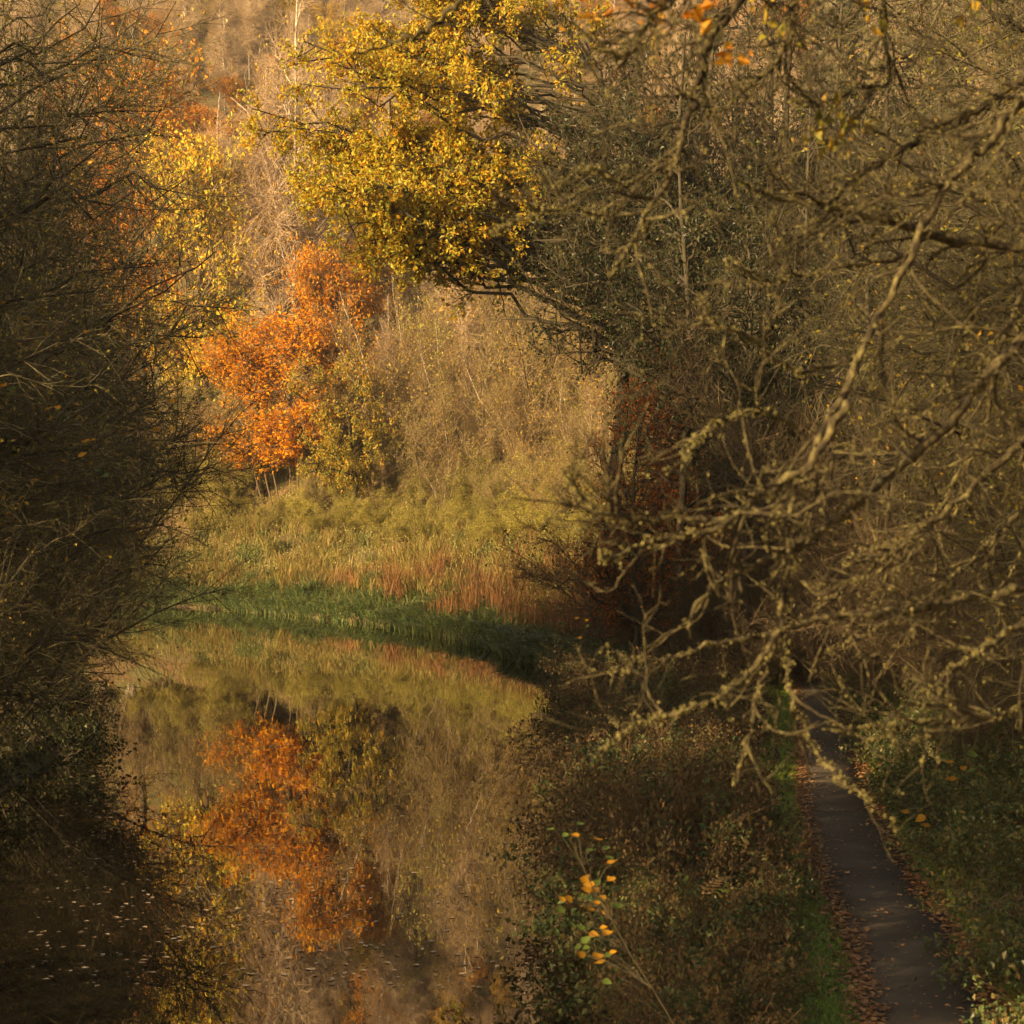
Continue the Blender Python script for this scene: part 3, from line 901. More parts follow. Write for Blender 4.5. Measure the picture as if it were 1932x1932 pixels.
# ------------------------------------------------------------------ undergrowth of the right bank
def bramble_model(name, seed, n_leaves, lmat, H=1.0, W=1.1, lsize=0.08, stem='bark_dark', nst=26):
    r = np.random.default_rng(seed)
    a = r.uniform(0, 6.28, nst)
    k = 7
    P = np.empty((nst, k, 3))
    P[:, 0] = np.stack([np.cos(a) * 0.3, np.sin(a) * 0.3, np.full(nst, -0.1)], 1)
    d = unit(np.stack([np.cos(a) * 0.5, np.sin(a) * 0.5, np.ones(nst)], 1))
    ln = r.uniform(0.9, 1.7, nst) * H * 1.25
    for j in range(1, k):
        d = unit(d + r.normal(size=(nst, 3)) * 0.15 + np.array([0, 0, -0.16]) + np.stack([np.cos(a), np.sin(a), 0 * a], 1) * 0.10 * W)
        P[:, j] = P[:, j - 1] + d * (ln / (k - 1))[:, None]
    Rr = np.full((nst, k), 0.008) * np.linspace(1, 0.4, k)
    m = MB()
    tubes(m, P, Rr, 3)
    P2, R2 = grow(r, P, Rr, nst * 5, (0.2, 1), (30, 70), (0.2, 0.5), 4, 0.2, 0, 0.005)
    tubes(m, P2, R2, 3)
    ml = MB()
    leafquads(ml, r, along(r, np.concatenate([P2], 0), n_leaves, 0.09, (0.0, 1.0)), lsize, asp=0.7, hang=0.0, upb=1.0)
    return {'stems': m.mesh(name + '_stems', [M[stem]]), 'foliage': ml.mesh(name + '_foliage', [M[lmat]], smooth=False), 'H': H}


def fern_model(name, seed, lmat, n=11, L=0.9):
    r = np.random.default_rng(seed)
    m, ms = MB(), MB()
    a = r.uniform(0, 6.28, n)
    k = 15
    P = np.empty((n, k, 3))
    P[:, 0] = np.stack([np.cos(a) * 0.05, np.sin(a) * 0.05, np.full(n, -0.05)], 1)
    el = r.uniform(0.9, 1.35, n)
    d = np.stack([np.cos(a) * np.cos(el), np.sin(a) * np.cos(el), np.sin(el)], 1)
    ln = r.uniform(0.7, 1.15, n) * L
    for j in range(1, k):
        d = unit(d + np.stack([np.cos(a) * 0.05, np.sin(a) * 0.05, np.full(n, -0.09)], 1) + r.normal(size=(n, 3)) * 0.02)
        P[:, j] = P[:, j - 1] + d * (ln / (k - 1))[:, None]
    tubes(ms, P, np.full((n, k), 0.005) * np.linspace(1, 0.3, k), 3)
    for j in range(2, k):
        tan = unit(P[:, j] - P[:, j - 1])
        side = unit(np.cross(tan, np.array([0, 0, 1.0])))
        w = (0.24 * L * math.sin(math.pi * (0.12 + 0.86 * (j / k))) )
        for s in (-1, 1):
            tip = P[:, j] + side * s * w + tan * w * 0.35 - np.array([0, 0, 0.12 * w])
            wd = tan * ln[:, None] / k * 0.42
            v = np.stack([P[:, j] - wd, P[:, j] + wd, tip], 1).reshape(-1, 3)
            m.add(v, t=np.arange(n * 3).reshape(n, 3))
    return {'stems': ms.mesh(name + '_stems', [M['bark_brown']]), 'foliage': m.mesh(name + '_foliage', [M[lmat]], smooth=False), 'H': L}


bramble = [bramble_model('bramble%d' % i, 400 + i, 1500, 'leaf_bramble', 1.0, 1.1, 0.085) for i in range(3)]
dark_bramble = bramble_model('dark_bramble', 409, 1500, 'leaf_dark', 1.0, 1.1, 0.085)
brackn = [bramble_model('bracken%d' % i, 420 + i, 2400, 'leaf_bracken', 1.05, 0.9, 0.06, 'bark_brown', 34) for i in range(3)]
ferns = [fern_model('fern%d' % i, 440 + i, 'leaf_fern' if i < 2 else 'leaf_bracken') for i in range(3)]

rngu = np.random.default_rng(51)
nb = 0
for it in range(5000):
    y = 21 + 92 * rngu.uniform() ** 1.5
    xr = np.interp(y, RB[:, 1][:5], RB[:, 0][:5])
    x = rngu.uniform(xr + 0.35, max(xr + 0.6, path_x(y) - 2.45))
    u = rngu.uniform()
    edge = x < xr + 0.5
    s = rngu.uniform(0.8, 1.35) * float(np.clip((path_x(y) - 1.75 - x) / 2.0, 0.3, 1.0))
    rz = rngu.uniform(0, 6.28)
    if u < 0.40:
        put('bracken_clump', brackn[rngu.integers(0, 3)], x, y, None, rz, (s, s, s * rngu.uniform(1.0, 1.6)), 'dead brown bracken clump on the bank between water and path', 'plant', 'dead bracken on the right bank')
    elif u < 0.84:
        put('bramble_bush', bramble[rngu.integers(0, 3)], x, y, None, rz, s, 'dark green bramble on the bank between water and path', 'bush', 'brambles on the bank beside the water')
    else:
        put('fern_plant', ferns[rngu.integers(0, 3)], x, y, h1(x, y) + 0.35, rz, s * 1.1, 'fern with arching fronds on the bank between water and path', 'plant', 'ferns on the right bank')
    nb += 1
    if nb >= 330:
        break
nb = 0
for it in range(5000):
    y = 20 + 75 * rngu.uniform() ** 1.5
    x = path_x(y) + 1.75 + 7 * rngu.uniform() ** 1.3
    if (x - 0.8) / y > 0.30:
        continue
    put('bramble_bush', bramble[rngu.integers(0, 3)], x, y, h1(x, y) - 0.15, rngu.uniform(0, 6.28), rngu.uniform(0.55, 1.0), 'glossy green bramble covering the slope right of the path', 'bush', 'brambles on the slope right of the path')
    nb += 1
    if nb >= 190:
        break
# left water edge brambles
for i in range(12):
    y = 30 + 50 * (i / 12)
    x = np.interp(y, LB[:, 1], LB[:, 0]) - rngu.uniform(-0.4, 1.2)
    put('bramble_bush', dark_bramble, x, y, None, i, rngu.uniform(0.9, 1.5), 'dark bramble overhanging the left water edge', 'bush', 'brambles along the left water edge')

# ------------------------------------------------------------------ blades: sedge, reeds, grass
def blades(mb, rng, base, L, w, lean=0.5, droop=0.5, m=0, segs=3, dirs=None):
    n = len(base)
    a = rng.uniform(0, 6.28, n)
    hz = np.stack([np.cos(a), np.sin(a), np.zeros(n)], 1)
    if dirs is not None:
        hz = unit(hz + dirs)
    ln = (L * rng.uniform(0.6, 1.2, n))[:, None]
    le = (lean * rng.uniform(0.2, 1.2, n))[:, None]
    side = unit(np.cross(hz, np.array([0, 0, 1.0])) + rng.normal(size=(n, 3)) * 0.3) * (w * rng.uniform(0.6, 1.3, n))[:, None] * 0.5
    vs_, idx = [], []
    for j in range(segs):
        t = j / segs
        p = base + hz * ln * (le * t + droop * t * t * 0.6) + np.array([0, 0, 1.0]) * ln * (t * (1 - droop * 0.45 * t))
        k = 1 - 0.35 * t
        vs_ += [p - side * k, p + side * k]
    t = 1.0
    vs_.append(base + hz * ln * (le + droop * 0.6) + np.array([0, 0, 1.0]) * ln * (1 - droop * 0.45 - droop * 0.15))
    nv = 2 * segs + 1
    v = np.stack(vs_, 1).reshape(-1, 3)
    b = np.arange(n)[:, None] * nv
    for j in range(segs - 1):
        idx.append(b + np.array([[2 * j, 2 * j + 1, 2 * j + 3, 2 * j + 2]]))
    mb.add(v, q=np.concatenate(idx), t=b + np.array([[2 * segs - 2, 2 * segs - 1, 2 * segs]]), m=m)


def poly_pts(rng, poly, i0, i1, n, o0, o1, pw=1.0):
    """random points inland of a stretch of the bank"""
    seg = poly[i0:i1 + 1]
    ln = np.hypot(*(seg[1:] - seg[:-1]).T)
    cum = np.concatenate([[0], np.cumsum(ln)])
    s = rng.uniform(0, cum[-1], n)
    k = np.clip(np.searchsorted(cum, s) - 1, 0, len(ln) - 1)
    t = ((s - cum[k]) / ln[k])[:, None]
    p = seg[k] * (1 - t) + seg[k + 1] * t
    d = unit(seg[k + 1] - seg[k])
    nrm = np.stack([d[:, 1], -d[:, 0]], 1)
    off = o0 + (o1 - o0) * rng.uniform(0, 1, n) ** pw
    return p + nrm * off[:, None], -nrm, off


def bank_pts(rng, n, o0, o1, xr=(-75, 34), yr=(88, 275), pw=1.0):
    out, have = [], 0
    while have < n:
        x = rng.uniform(*xr, n * 3)
        y = rng.uniform(*yr, n * 3)
        dr = sdist(x, y, RB, -1)
        px_ = 966 + x / y * F
        k = (dr > o0) & (dr < o1) & (px_ > 60) & (px_ < 1500)
        k &= rng.uniform(size=len(x)) < np.clip(1.25 - (dr - o0) / (o1 - o0), 0.15, 1) ** pw
        out.append(np.column_stack([x[k], y[k]]))
        have += int(k.sum())
    return np.concatenate(out)[:n]


def zs(p):
    return np.column_stack([p, height(p[:, 0], p[:, 1])])


rngb = np.random.default_rng(61)
mb = MB()
p, nrm, off = poly_pts(rngb, RB, 3, 5, 8000, -0.8, 5.0, 0.9)
b = zs(p); b[:, 2] = np.maximum(b[:, 2], -0.05)
blades(mb, rngb, b, 1.5, 0.07, 0.35, 0.75, dirs=np.column_stack([nrm, np.zeros(len(nrm))]) * 0.7)
p = bank_pts(rngb, 22000, -1.6, 12.0, (-75, 4), (100, 240))
cl_ = np.sin(p[:, 0] * 0.9 + 1) * np.sin(p[:, 1] * 0.8) + 0.7 * np.sin(p[:, 0] * 0.33 - p[:, 1] * 0.27)
kk_ = (sdist(p[:, 0], p[:, 1], RB, -1) > -0.5 + 0.9 * cl_) & (cl_ + rngb.normal(size=len(p)) * 0.4 > -1.0)
p, cl_ = p[kk_], cl_[kk_]
b = zs(p); b[:, 2] = np.maximum(b[:, 2], -0.05)
blades(mb, rngb, b, 1.45 + 0.35 * cl_, 0.09, 0.35, 0.8, dirs=np.array([[-0.5, -0.5, 0]]))
tag(link('sedge', mb.mesh('sedge', [M['sedge']], smooth=False)), 'arching dark green sedge fringing the far water edge', 'sedge', kind='stuff')

mb = MB()
p = bank_pts(rngb, 18000, 8.0, 36, (-75, 4), (112, 260))
patch = np.sin(p[:, 0] * 0.23 + 2) * np.cos(p[:, 1] * 0.19) + rngb.normal(size=len(p)) * 0.35
p = p[patch > -0.55]
blades(mb, rngb, zs(p), 1.9 + 0.6 * np.sin(p[:, 0] * 0.5 + 0.7 * np.sin(p[:, 1] * 0.3)), 0.09, 0.2, 0.4)
tag(link('reeds', mb.mesh('reeds', [M['reed']], smooth=False)), 'tall straw coloured reeds rising behind the sedge', 'reeds', kind='stuff')

mb = MB()
p = np.concatenate([bank_pts(rngb, 6000, 3.5, 24, (-12, 16), (97, 150)), bank_pts(rngb, 1500, 9, 22, (-30, -6), (120, 190))])
keep = (np.sin(p[:, 0] * 0.35) + np.sin(p[:, 1] * 0.31 + 1)) > -0.9
b = zs(p[keep])
blades(mb, rngb, b, 2.0 + 0.5 * np.sin(b[:, 0] * 1.3) * np.sin(b[:, 1] * 0.9), 0.05, 0.08, 0.1, segs=2)
q_ = b[rngb.integers(0, len(b), 16000)] + np.column_stack([rngb.normal(size=(16000, 2)) * 0.07, rngb.uniform(0.7, 2.1, 16000)])
leafquads(mb, rngb, q_, 0.13, asp=0.45, hang=1.5)
tag(link('dock_stalks', mb.mesh('dock_stalks', [M['dock']], smooth=False)), 'rusty brown seeding dock stalks on the far bank', 'plants', kind='stuff')

mb = MB()
p = np.concatenate([bank_pts(rngb, 6500, 12, 66, (-75, 30), (110, 275), 0.3), bank_pts(rngb, 1200, 6, 40, (0, 34), (112, 190), 0.3)])
b = zs(p)
nb_ = 46000
q_ = b[rngb.integers(0, len(b), nb_)] + np.column_stack([rngb.normal(size=(nb_, 2)) * 0.5, rngb.uniform(0.2, 2.4, nb_) ** 0.8])
leafquads(mb, rngb, q_, 0.17, asp=0.6)
blades(mb, rngb, b, 2.0, 0.06, 0.15, 0.2, segs=2)
tag(link('herbs', mb.mesh('herbs', [M['herb']], smooth=False)), 'pale seeding herbs covering the slope above the reeds', 'herbs', kind='stuff')

def tussocks(n, o0, o1, xr, yr, per, L, w, mat, name, label, droop):
    m = MB()
    c = bank_pts(rngb, n, o0, o1, xr, yr, 0.2)
    Lc = rngb.uniform(0.6, 1.5, n) * L
    i = np.repeat(np.arange(n), per)
    p_ = c[i] + rngb.normal(size=(n * per, 2)) * 0.32 * (Lc[i] / L)[:, None]
    blades(m, rngb, zs(p_), Lc[i], w, 0.3, droop)
    tag(link(name, m.mesh(name, [M[mat]], smooth=False)), label, 'grass', kind='stuff')


tussocks(130, 4, 28, (-70, 3), (100, 240), 60, 2.1, 0.09, 'sedge', 'sedge_tussocks', 'dark green tussocks standing up among the straw reeds', 0.6)
tussocks(150, 8, 40, (-70, 10), (104, 235), 50, 2.6, 0.08, 'reed', 'reed_tussocks', 'tall ragged straw tufts on the far bank', 0.3)
tussocks(90, 6, 30, (-14, 16), (98, 175), 50, 2.4, 0.06, 'dock', 'dock_tussocks', 'dark rusty tufts of dead weeds on the far bank', 0.15)

# verge grass
mb = MB()
n = 33000
y = 18 + 62 * rngb.uniform(size=n) ** 1.7
x = path_x(y) - 0.95 - rngb.uniform(0, 1.1, n)
x = np.maximum(x, path_x(y) - 2.6)
b = np.column_stack([x, y, height(x, y) - 0.01])
blades(mb, rngb, b, 0.13, 0.014, 0.5, 0.5, segs=2)
n = 14000
y = 18 + 62 * rngb.uniform(size=n) ** 1.7
x = path_x(y) + 1.0 + np.abs(rngb.normal(size=n)) * 0.5
b = np.column_stack([x, y, height(x, y) - 0.01])
blades(mb, rngb, b, 0.19, 0.012, 0.6, 0.6, segs=2)
tag(link('verge_grass', mb.mesh('verge_grass', [M['grass']], smooth=False)), 'short green grass verge along both sides of the path', 'grass', kind='stuff')

# ------------------------------------------------------------------ fallen leaves
def leaf_mesh(name, mat, seed, lobes=0, curl=0.3):
    r = np.random.default_rng(seed)
    n = 7
    t = np.linspace(0, 1, n)
    w = 0.34 * np.sin(math.pi * t ** 0.7) ** 0.9 * (1 - 0.35 * t)
    if lobes:
        w = w * (1 + 0.42 * np.cos(t * math.pi * 2 * lobes))
    w[0] = w[-1] = 0.008
    zc = curl * (t - 0.5) ** 2 * r.uniform(0.5, 1.4)
    mid = np.stack([t, 0.03 * np.sin(t * 4), zc], 1)
    le = np.stack([t - 0.02, w, zc + w * r.uniform(0.2, 0.55)], 1)
    ri = np.stack([t - 0.02, -w, zc + w * r.uniform(0.2, 0.55)], 1)
    v = np.concatenate([mid, le, ri])
    q = [(i, i + 1, n + i + 1, n + i) for i in range(n - 1)] + [(i + 1, i, 2 * n + i, 2 * n + i + 1) for i in range(n - 1)]
    m = MB()
    st = crooked(r, [(-0.35, 0.02, 0.03), (-0.15, 0, 0), (0.02, 0, 0.01)], 4, 0.0)
    m.add(v, q=q)
    tubes(m, st[None], np.full((1, 4), 0.012), 3)
    return m.mesh(name, [mat])


dry = [leaf_mesh('dry_leaf%d' % i, M['litter'] if i < 4 else M['litter_pale'], 500 + i, lobes=(0, 3, 2, 0, 3)[i], curl=0.9) for i in range(5)]
rngl = np.random.default_rng(71)
nl = 0
for it in range(260):
    y = 22.5 + 40 * rngl.uniform() ** 1.6
    side = rngl.uniform()
    if side < 0.42:
        x = path_x(y) + rngl.uniform(-0.7, 0.7)
    elif side < 0.7:
        x = path_x(y) - 0.88 + rngl.normal() * 0.10
    else:
        x = path_x(y) + 0.86 + rngl.normal() * 0.13
    on = abs(x - path_x(y)) < 0.97
    zz = PZ + 0.016 if on else h1(x, y) + 0.06
    o = link('fallen_leaf', dry[rngl.integers(0, 5)], None, (x, y, zz))
    o.rotation_euler = (rngl.normal() * 0.25, rngl.normal() * 0.25, rngl.uniform(0, 6.28))
    s = rngl.uniform(0.07, 0.14)
    o.scale = (s, s, s)
    tag(o, 'dry brown fallen leaf lying on the towpath or its edge', 'leaf', 'fallen leaves on the towpath')
mb = MB()
n = 13000
y = 20 + 80 * rngl.uniform(size=n) ** 1.4
side = rngl.uniform(size=n) < 0.5
x = np.where(side, path_x(y) - 0.90 + rngl.normal(size=n) * 0.15, path_x(y) + 0.88 + rngl.normal(size=n) * 0.17)
sel = y > 32
x = np.where(sel & side, path_x(y) - 0.90 + rngl.normal(size=n) * 0.15, x)
z = np.where(np.abs(x - path_x(y)) < 0.96, PZ + 0.012, height(x, y) + 0.04) + rngl.uniform(0, 0.03, n)
leafquads(mb, rngl, np.column_stack([x, y, z]), 0.09, asp=0.75, upb=6.0, fold=0.12)
n = 1400
y = 20 + 70 * rngl.uniform(size=n) ** 1.3
x = path_x(y) + rngl.uniform(-0.75, 0.75, n)
leafquads(mb, rngl, np.column_stack([x, y, np.full(n, PZ + 0.018)]), 0.05, asp=0.7, upb=8.0, fold=0.1)
v = mb
tag(link('leaf_litter', mb.mesh('leaf_litter', [M['litter']], smooth=False)), 'drift of small dry leaves along the path edges', 'leaves', kind='stuff')

# floating leaves
fl = [leaf_mesh('float_leaf%d' % i, M['float'], 520 + i, lobes=(0, 2)[i], curl=0.1) for i in range(2)]
k = 0
while k < 130:
    y = 27 + 55 * rngl.uniform() ** 1.4
    x = rngl.uniform(-9.5, 0.3) if y < 50 else rngl.uniform(-12, 1.0)
    if abs(x / y) > 0.27:
        continue
    o = link('floating_leaf', fl[k % 2], None, (x, y, 0.006), rngl.uniform(0, 6.28), (lambda q: (q, q, q * 0.3))(float(rngl.uniform(0.035, 0.075))))
    tag(o, 'small pale leaf floating on the dark canal water', 'leaf', 'leaves floating on the canal')
    k += 1
mb = MB()
n = 4200
y = 27 + 120 * rngl.uniform(size=n) ** 1.2
x = rngl.uniform(-0.26, 0.03, n) * y
leafquads(mb, rngl, np.column_stack([x, y, np.full(n, 0.008)]), 0.10, asp=0.6, upb=30.0, fold=0.05)
tag(link('floating_specks', mb.mesh('floating_specks', [M['float']], smooth=False)), 'scattered pale specks drifting on the water', 'leaves', kind='stuff')

# ------------------------------------------------------------------ saplings with large leaves
big_leaf = {('y', i): leaf_mesh('yellow_leaf%d' % i, M['yellow_big'], 540 + i, 0, 0.4) for i in range(2)}
big_leaf.update({('g', i): leaf_mesh('green_leaf%d' % i, M['green_big'], 545 + i, 0, 0.4) for i in range(2)})


def sapling(label, root, leaves, d, size, name='hazel_sapling', group=None, sprays=0):
    """leaves: (x, y, 'y' or 'g') in the 1932 frame at depth d; the stems rise from root"""
    o = bpy.data.objects.new(name, None)
    col.objects.link(o)
    o.location = root
    r = np.random.default_rng(int(abs(root[0]) * 977 + len(leaves)))
    tag(o, label, 'sapling', group)
    L = np.array(root)
    pts = [pix(x, y, d + r.uniform(-0.4, 0.4)) - L for x, y, _ in leaves]
    m = MB()
    order = sorted(range(len(pts)), key=lambda i: pts[i][2])
    if sprays:
        tk_ = crooked(r, [(0, 0, -0.1), (0.1, 0, 3), (-0.1, 0, 6), (0.1, 0, 10.5)], 14, 0.03)
        tubes(m, tk_[None], np.linspace(0.06, 0.02, 14)[None], 7)
        for g_ in np.array_split(np.array(order), sprays):
            gp = sorted([pts[i] for i in g_], key=lambda p: p[0])
            z0_ = np.clip(np.mean([p[2] for p in gp]) - 0.3, 0.5, 10)
            st_ = tk_[int(np.argmin(np.abs(tk_[:, 2] - z0_)))]
            br = crooked(r, [st_, st_ * 0.4 + gp[0] * 0.6 + [0, 0, 0.12]] + [p + np.array([0, 0.05, 0.03]) for p in gp], 8 + 5 * len(gp), 0.012)
            tubes(m, br[None], np.linspace(0.009, 0.0025, len(br))[None], 4)
    top = pts[order[-1]]
    stem = crooked(r, [(0, 0, -0.1), top * 0.35 + [0.1, 0, 0], top * 0.7, top], 12, 0.012)
    if not sprays:
        tubes(m, stem[None], np.linspace(0.010, 0.003, 12)[None], 5)
    for p in (pts if not sprays else []):
        zt = np.clip(p[2] - 0.25, 0.1, top[2])
        i = int(np.argmin(np.abs(stem[:, 2] - zt)))
        tw = crooked(r, [stem[i], (stem[i] + p) / 2 + [0, 0, 0.04], p], 6, 0.008)
        tubes(m, tw[None], np.linspace(0.004, 0.0015, 6)[None], 3)
    link('stem', m.mesh('sapling_stem', [M['twig_dark']]), o)
    for p, (x, y, c) in zip(pts, leaves):
        lf = link('leaf', big_leaf[(c, int(r.integers(0, 2)))], o, p)
        eu = Matrix.Rotation(r.uniform(0.1, 0.8), 4, 'X') @ Matrix.Rotation(r.uniform(-0.4, 0.4), 4, 'Y') @ Matrix.Rotation(r.choice([0.0, 3.1]) + r.normal() * 0.5, 4, 'Z')
        lf.rotation_euler = eu.to_euler()
        s = size * r.uniform(0.7, 1.15)
        lf.scale = (s, s * 1.25, s)
    return o


S1 = [(1070, 1573, 'g'), (1093, 1577, 'y'), (1118, 1583, 'y'), (1138, 1600, 'g'), (1146, 1630, 'y'), (1098, 1667, 'y'), (1122, 1670, 'y'), (1116, 1682, 'y'), (1070, 1690, 'y'),
      (1063, 1715, 'g'), (1104, 1712, 'y'), (1133, 1705, 'y'), (1122, 1696, 'g'), (1150, 1722, 'y'), (1102, 1757, 'g'), (1112, 1762, 'y'), (1098, 1780, 'g'), (1135, 1765, 'y'),
      (1104, 1803, 'y'), (1117, 1806, 'y'), (1150, 1798, 'y'), (1142, 1814, 'y'), (1296, 1623, 'y'), (1040, 1385, 'g'), (1075, 1410, 'y'), (1086, 1345, 'y')]
rsx = np.random.default_rng(8)
S1 = S1[:22] + [(x + rsx.normal() * 14, y + 12 + rsx.normal() * 14, 'g' if rsx.uniform() < 0.45 else 'y') for x, y, _ in S1[:22]]
S2 = [(1072, 1136, 'y'), (1128, 1130, 'y'), (1040, 1140, 'y'), (1084, 1168, 'y'), (1110, 1172, 'y'), (1060, 1174, 'g'), (1150, 1155, 'y'), (1112, 1180, 'g'), (1090, 1205, 'y'), (1125, 1215, 'g'), (1145, 1200, 'y')]
sapling('yellow and green leaved sapling sticking out over the water at the right bank', (2.3, 17.5, h1(2.3, 17.5)), S1, 17.5, 0.11)
sapling('sapling with scattered yellow leaves beside the sedge point', (3.6, 84, h1(3.6, 84)), S2, 84, 0.30)
S3 = [(1800, 1440, 'y'), (1812, 1452, 'y'), (1790, 1435, 'g'), (1825, 1420, 'g'), (1840, 1455, 'g'), (1805, 1470, 'y'), (1755, 1560, 'y'), (1770, 1575, 'y'), (1745, 1585, 'y'), (1715, 1533, 'y'), (1745, 1540, 'y'), (1690, 1545, 'y'), (1780, 1590, 'g')]
rx = (1790 - 966) / F * 33
sapling('yellow leaved sapling among the brambles right of the path', (rx, 33, h1(rx, 33)), S3, 33, 0.2)
# sparse leaves still hanging on the left thicket, close to the camera
S4 = [(14, 645, 'y'), (165, 628, 'y'), (320, 648, 'y'), (12, 730, 'y'), (30, 735, 'g'), (150, 765, 'y'), (115, 770, 'y'), (320, 812, 'y'), (300, 808, 'y'), (170, 832, 'y'), (148, 862, 'y'), (115, 868, 'y'), (195, 898, 'g'), (190, 890, 'g'), (415, 893, 'y'), (385, 757, 'g'), (22, 425, 'y'), (330, 757, 'y'), (270, 700, 'y'), (60, 905, 'y'), (230, 640, 'y')]
rx = (-120 - 966) / F * 24
sapling('young tree with a few yellow leaves hanging before the left thicket', (rx, 24, h1(rx, 24)), S4, 24, 0.13, 'lime_sapling', None, 6)

# ------------------------------------------------------------------ short dark stump on the verge
mb = MB()
st = np.array([[(0, 0, -0.1), (0, 0, 0.05), (0.01, 0, 0.18), (-0.01, 0, 0.27), (-0.03, 0, 0.33), (-0.035, 0, 0.37), (-0.035, 0, 0.38)]], float)
tubes(mb, st, np.array([[0.09, 0.085, 0.08, 0.065, 0.035, 0.03, 0.002]]), 9)
sx = (1465 - 966) / F * 52
tag(link('mooring_stump', mb.mesh('mooring_stump', [M['bark_dark']]), None, (sx, 52, h1(sx, 52))), 'short dark wooden stump standing in the grass verge beside the path', 'stump')

# ------------------------------------------------------------------ the near lichen covered tree on the right
def lichen_tree():
    r = np.random.default_rng(91)
    tx, ty = 5.9, 12.0
    z0 = h1(tx, ty)
    o = bpy.data.objects.new('lichen_tree', None)
    col.objects.link(o)
    o.location = (tx, ty, z0)
    B = np.array([tx, ty, z0])
    tag(o, 'near crooked tree with lichen crusted bare branches crossing the path view', 'tree')
    trunk = crooked(r, [(0, 0, -0.3), (0.15, 0, 3), (-0.1, 0.1, 7), (0.1, 0, 11), (-0.2, 0, 14.5)], 14, 0.05)
    trad = np.linspace(0.26, 0.07, 14)
    m = MB()
    tubes(m, trunk[None], trad[None], 12)
    link('trunk', m.mesh('lichen_trunk', [M['bark_lichen']]), o)
    limbs = [
        # (depth at the start, depth at the end, start radius, points in the 1932 frame)
        (11.5, 10.5, 0.036, [(1500, -160), (1395, 0), (1335, 85), (1310, 190), (1275, 300), (1225, 400), (1150, 525)]),
        (12.0, 11.5, 0.020, [(1560, -120), (1500, 0), (1480, 90), (1400, 180), (1330, 225)]),
        (12.5, 12.0, 0.018, [(1680, -120), (1665, 0), (1670, 90), (1680, 155), (1600, 175), (1540, 200), (1490, 190)]),
        (11.0, 10.0, 0.027, [(2060, 100), (1932, 190), (1850, 280), (1780, 360), (1720, 480), (1620, 680), (1540, 850), (1495, 950), (1485, 1090), (1468, 1195), (1435, 1300), (1410, 1390), (1388, 1480)]),
        (10.4, 9.8, 0.015, [(1487, 1040), (1476, 1150), (1480, 1240), (1497, 1320), (1540, 1420), (1590, 1480), (1650, 1505)]),
        (12.0, 11.0, 0.034, [(2050, 500), (1932, 470), (1800, 455), (1700, 425), (1560, 392), (1460, 372), (1400, 345)]),
        (11.5, 10.0, 0.038, [(2050, 520), (1932, 640), (1850, 720), (1790, 800), (1700, 880), (1600, 965), (1500, 1030), (1420, 1070), (1340, 1110), (1290, 1180)]),
        (12.5, 11.5, 0.034, [(2050, 740), (1932, 835), (1850, 905), (1740, 1000), (1640, 1080), (1540, 1150)]),
        (10.2, 9.6, 0.026, [(1600, 760), (1530, 870), (1440, 935), (1380, 985), (1300, 1010), (1230, 1020), (1150, 1050), (1140, 1040)]),
        (10.0, 9.6, 0.017, [(1380, 985), (1270, 975), (1190, 985), (1130, 965), (1095, 935), (1062, 885)]),
        (11.5, 10.5, 0.030, [(2060, 1080), (1932, 1105), (1820, 1130), (1700, 1155), (1560, 1165), (1460, 1195), (1350, 1215), (1230, 1250), (1150, 1235)]),
        (10.2, 9.6, 0.018, [(1470, 1190), (1400, 1285), (1330, 1330), (1250, 1350), (1190, 1375), (1125, 1425)]),
        (11.0, 10.2, 0.028, [(2050, 1100), (1932, 1170), (1860, 1225), (1800, 1262), (1740, 1310)]),
        (10.5, 9.8, 0.018, [(2050, 1260), (1932, 1330), (1840, 1355), (1720, 1365), (1640, 1375), (1560, 1372)]),
        (12.0, 11.0, 0.030, [(2050, 60), (1932, 140), (1870, 190), (1780, 230), (1690, 290), (1610, 340), (1555, 400)]),
        (10.0, 9.5, 0.022, [(1150, -160), (1000, -70), (870, 0), (830, 40), (785, 66), (735, 82), (668, 100)]),
        (10.5, 10.0, 0.018, [(1400, -120), (1270, 0), (1225, 40), (1180, 105), (1120, 92)]),
        (12.5, 12.0, 0.020, [(2050, 260), (1932, 345), (1880, 440), (1840, 560), (1820, 640), (1760, 760), (1690, 850)]),
        (12.5, 11.8, 0.024, [(2050, 880), (1932, 960), (1840, 1050), (1760, 1120), (1650, 1190), (1560, 1230)]),
        (11.8, 11.2, 0.016, [(1275, 300), (1180, 350), (1110, 318), (1060, 350)]),
        (11.2, 10.8, 0.014, [(1225, 400), (1130, 405), (1070, 392), (990, 415), (930, 440)]),
        (12.2, 11.5, 0.020, [(1720, 480), (1610, 500), (1500, 520), (1430, 530), (1370, 480)]),
        (11.0, 10.4, 0.016, [(1620, 680), (1500, 700), (1420, 640), (1350, 610), (1320, 560)]),
        (10.8, 10.2, 0.016, [(1540, 850), (1450, 780), (1380, 790), (1310, 830), (1290, 880)]),
        (13.0, 12.5, 0.022, [(2060, 380), (1932, 560), (1880, 680), (1860, 800), (1790, 930), (1720, 1010), (1600, 1050)]),
    ]
    allP, allR = [], []
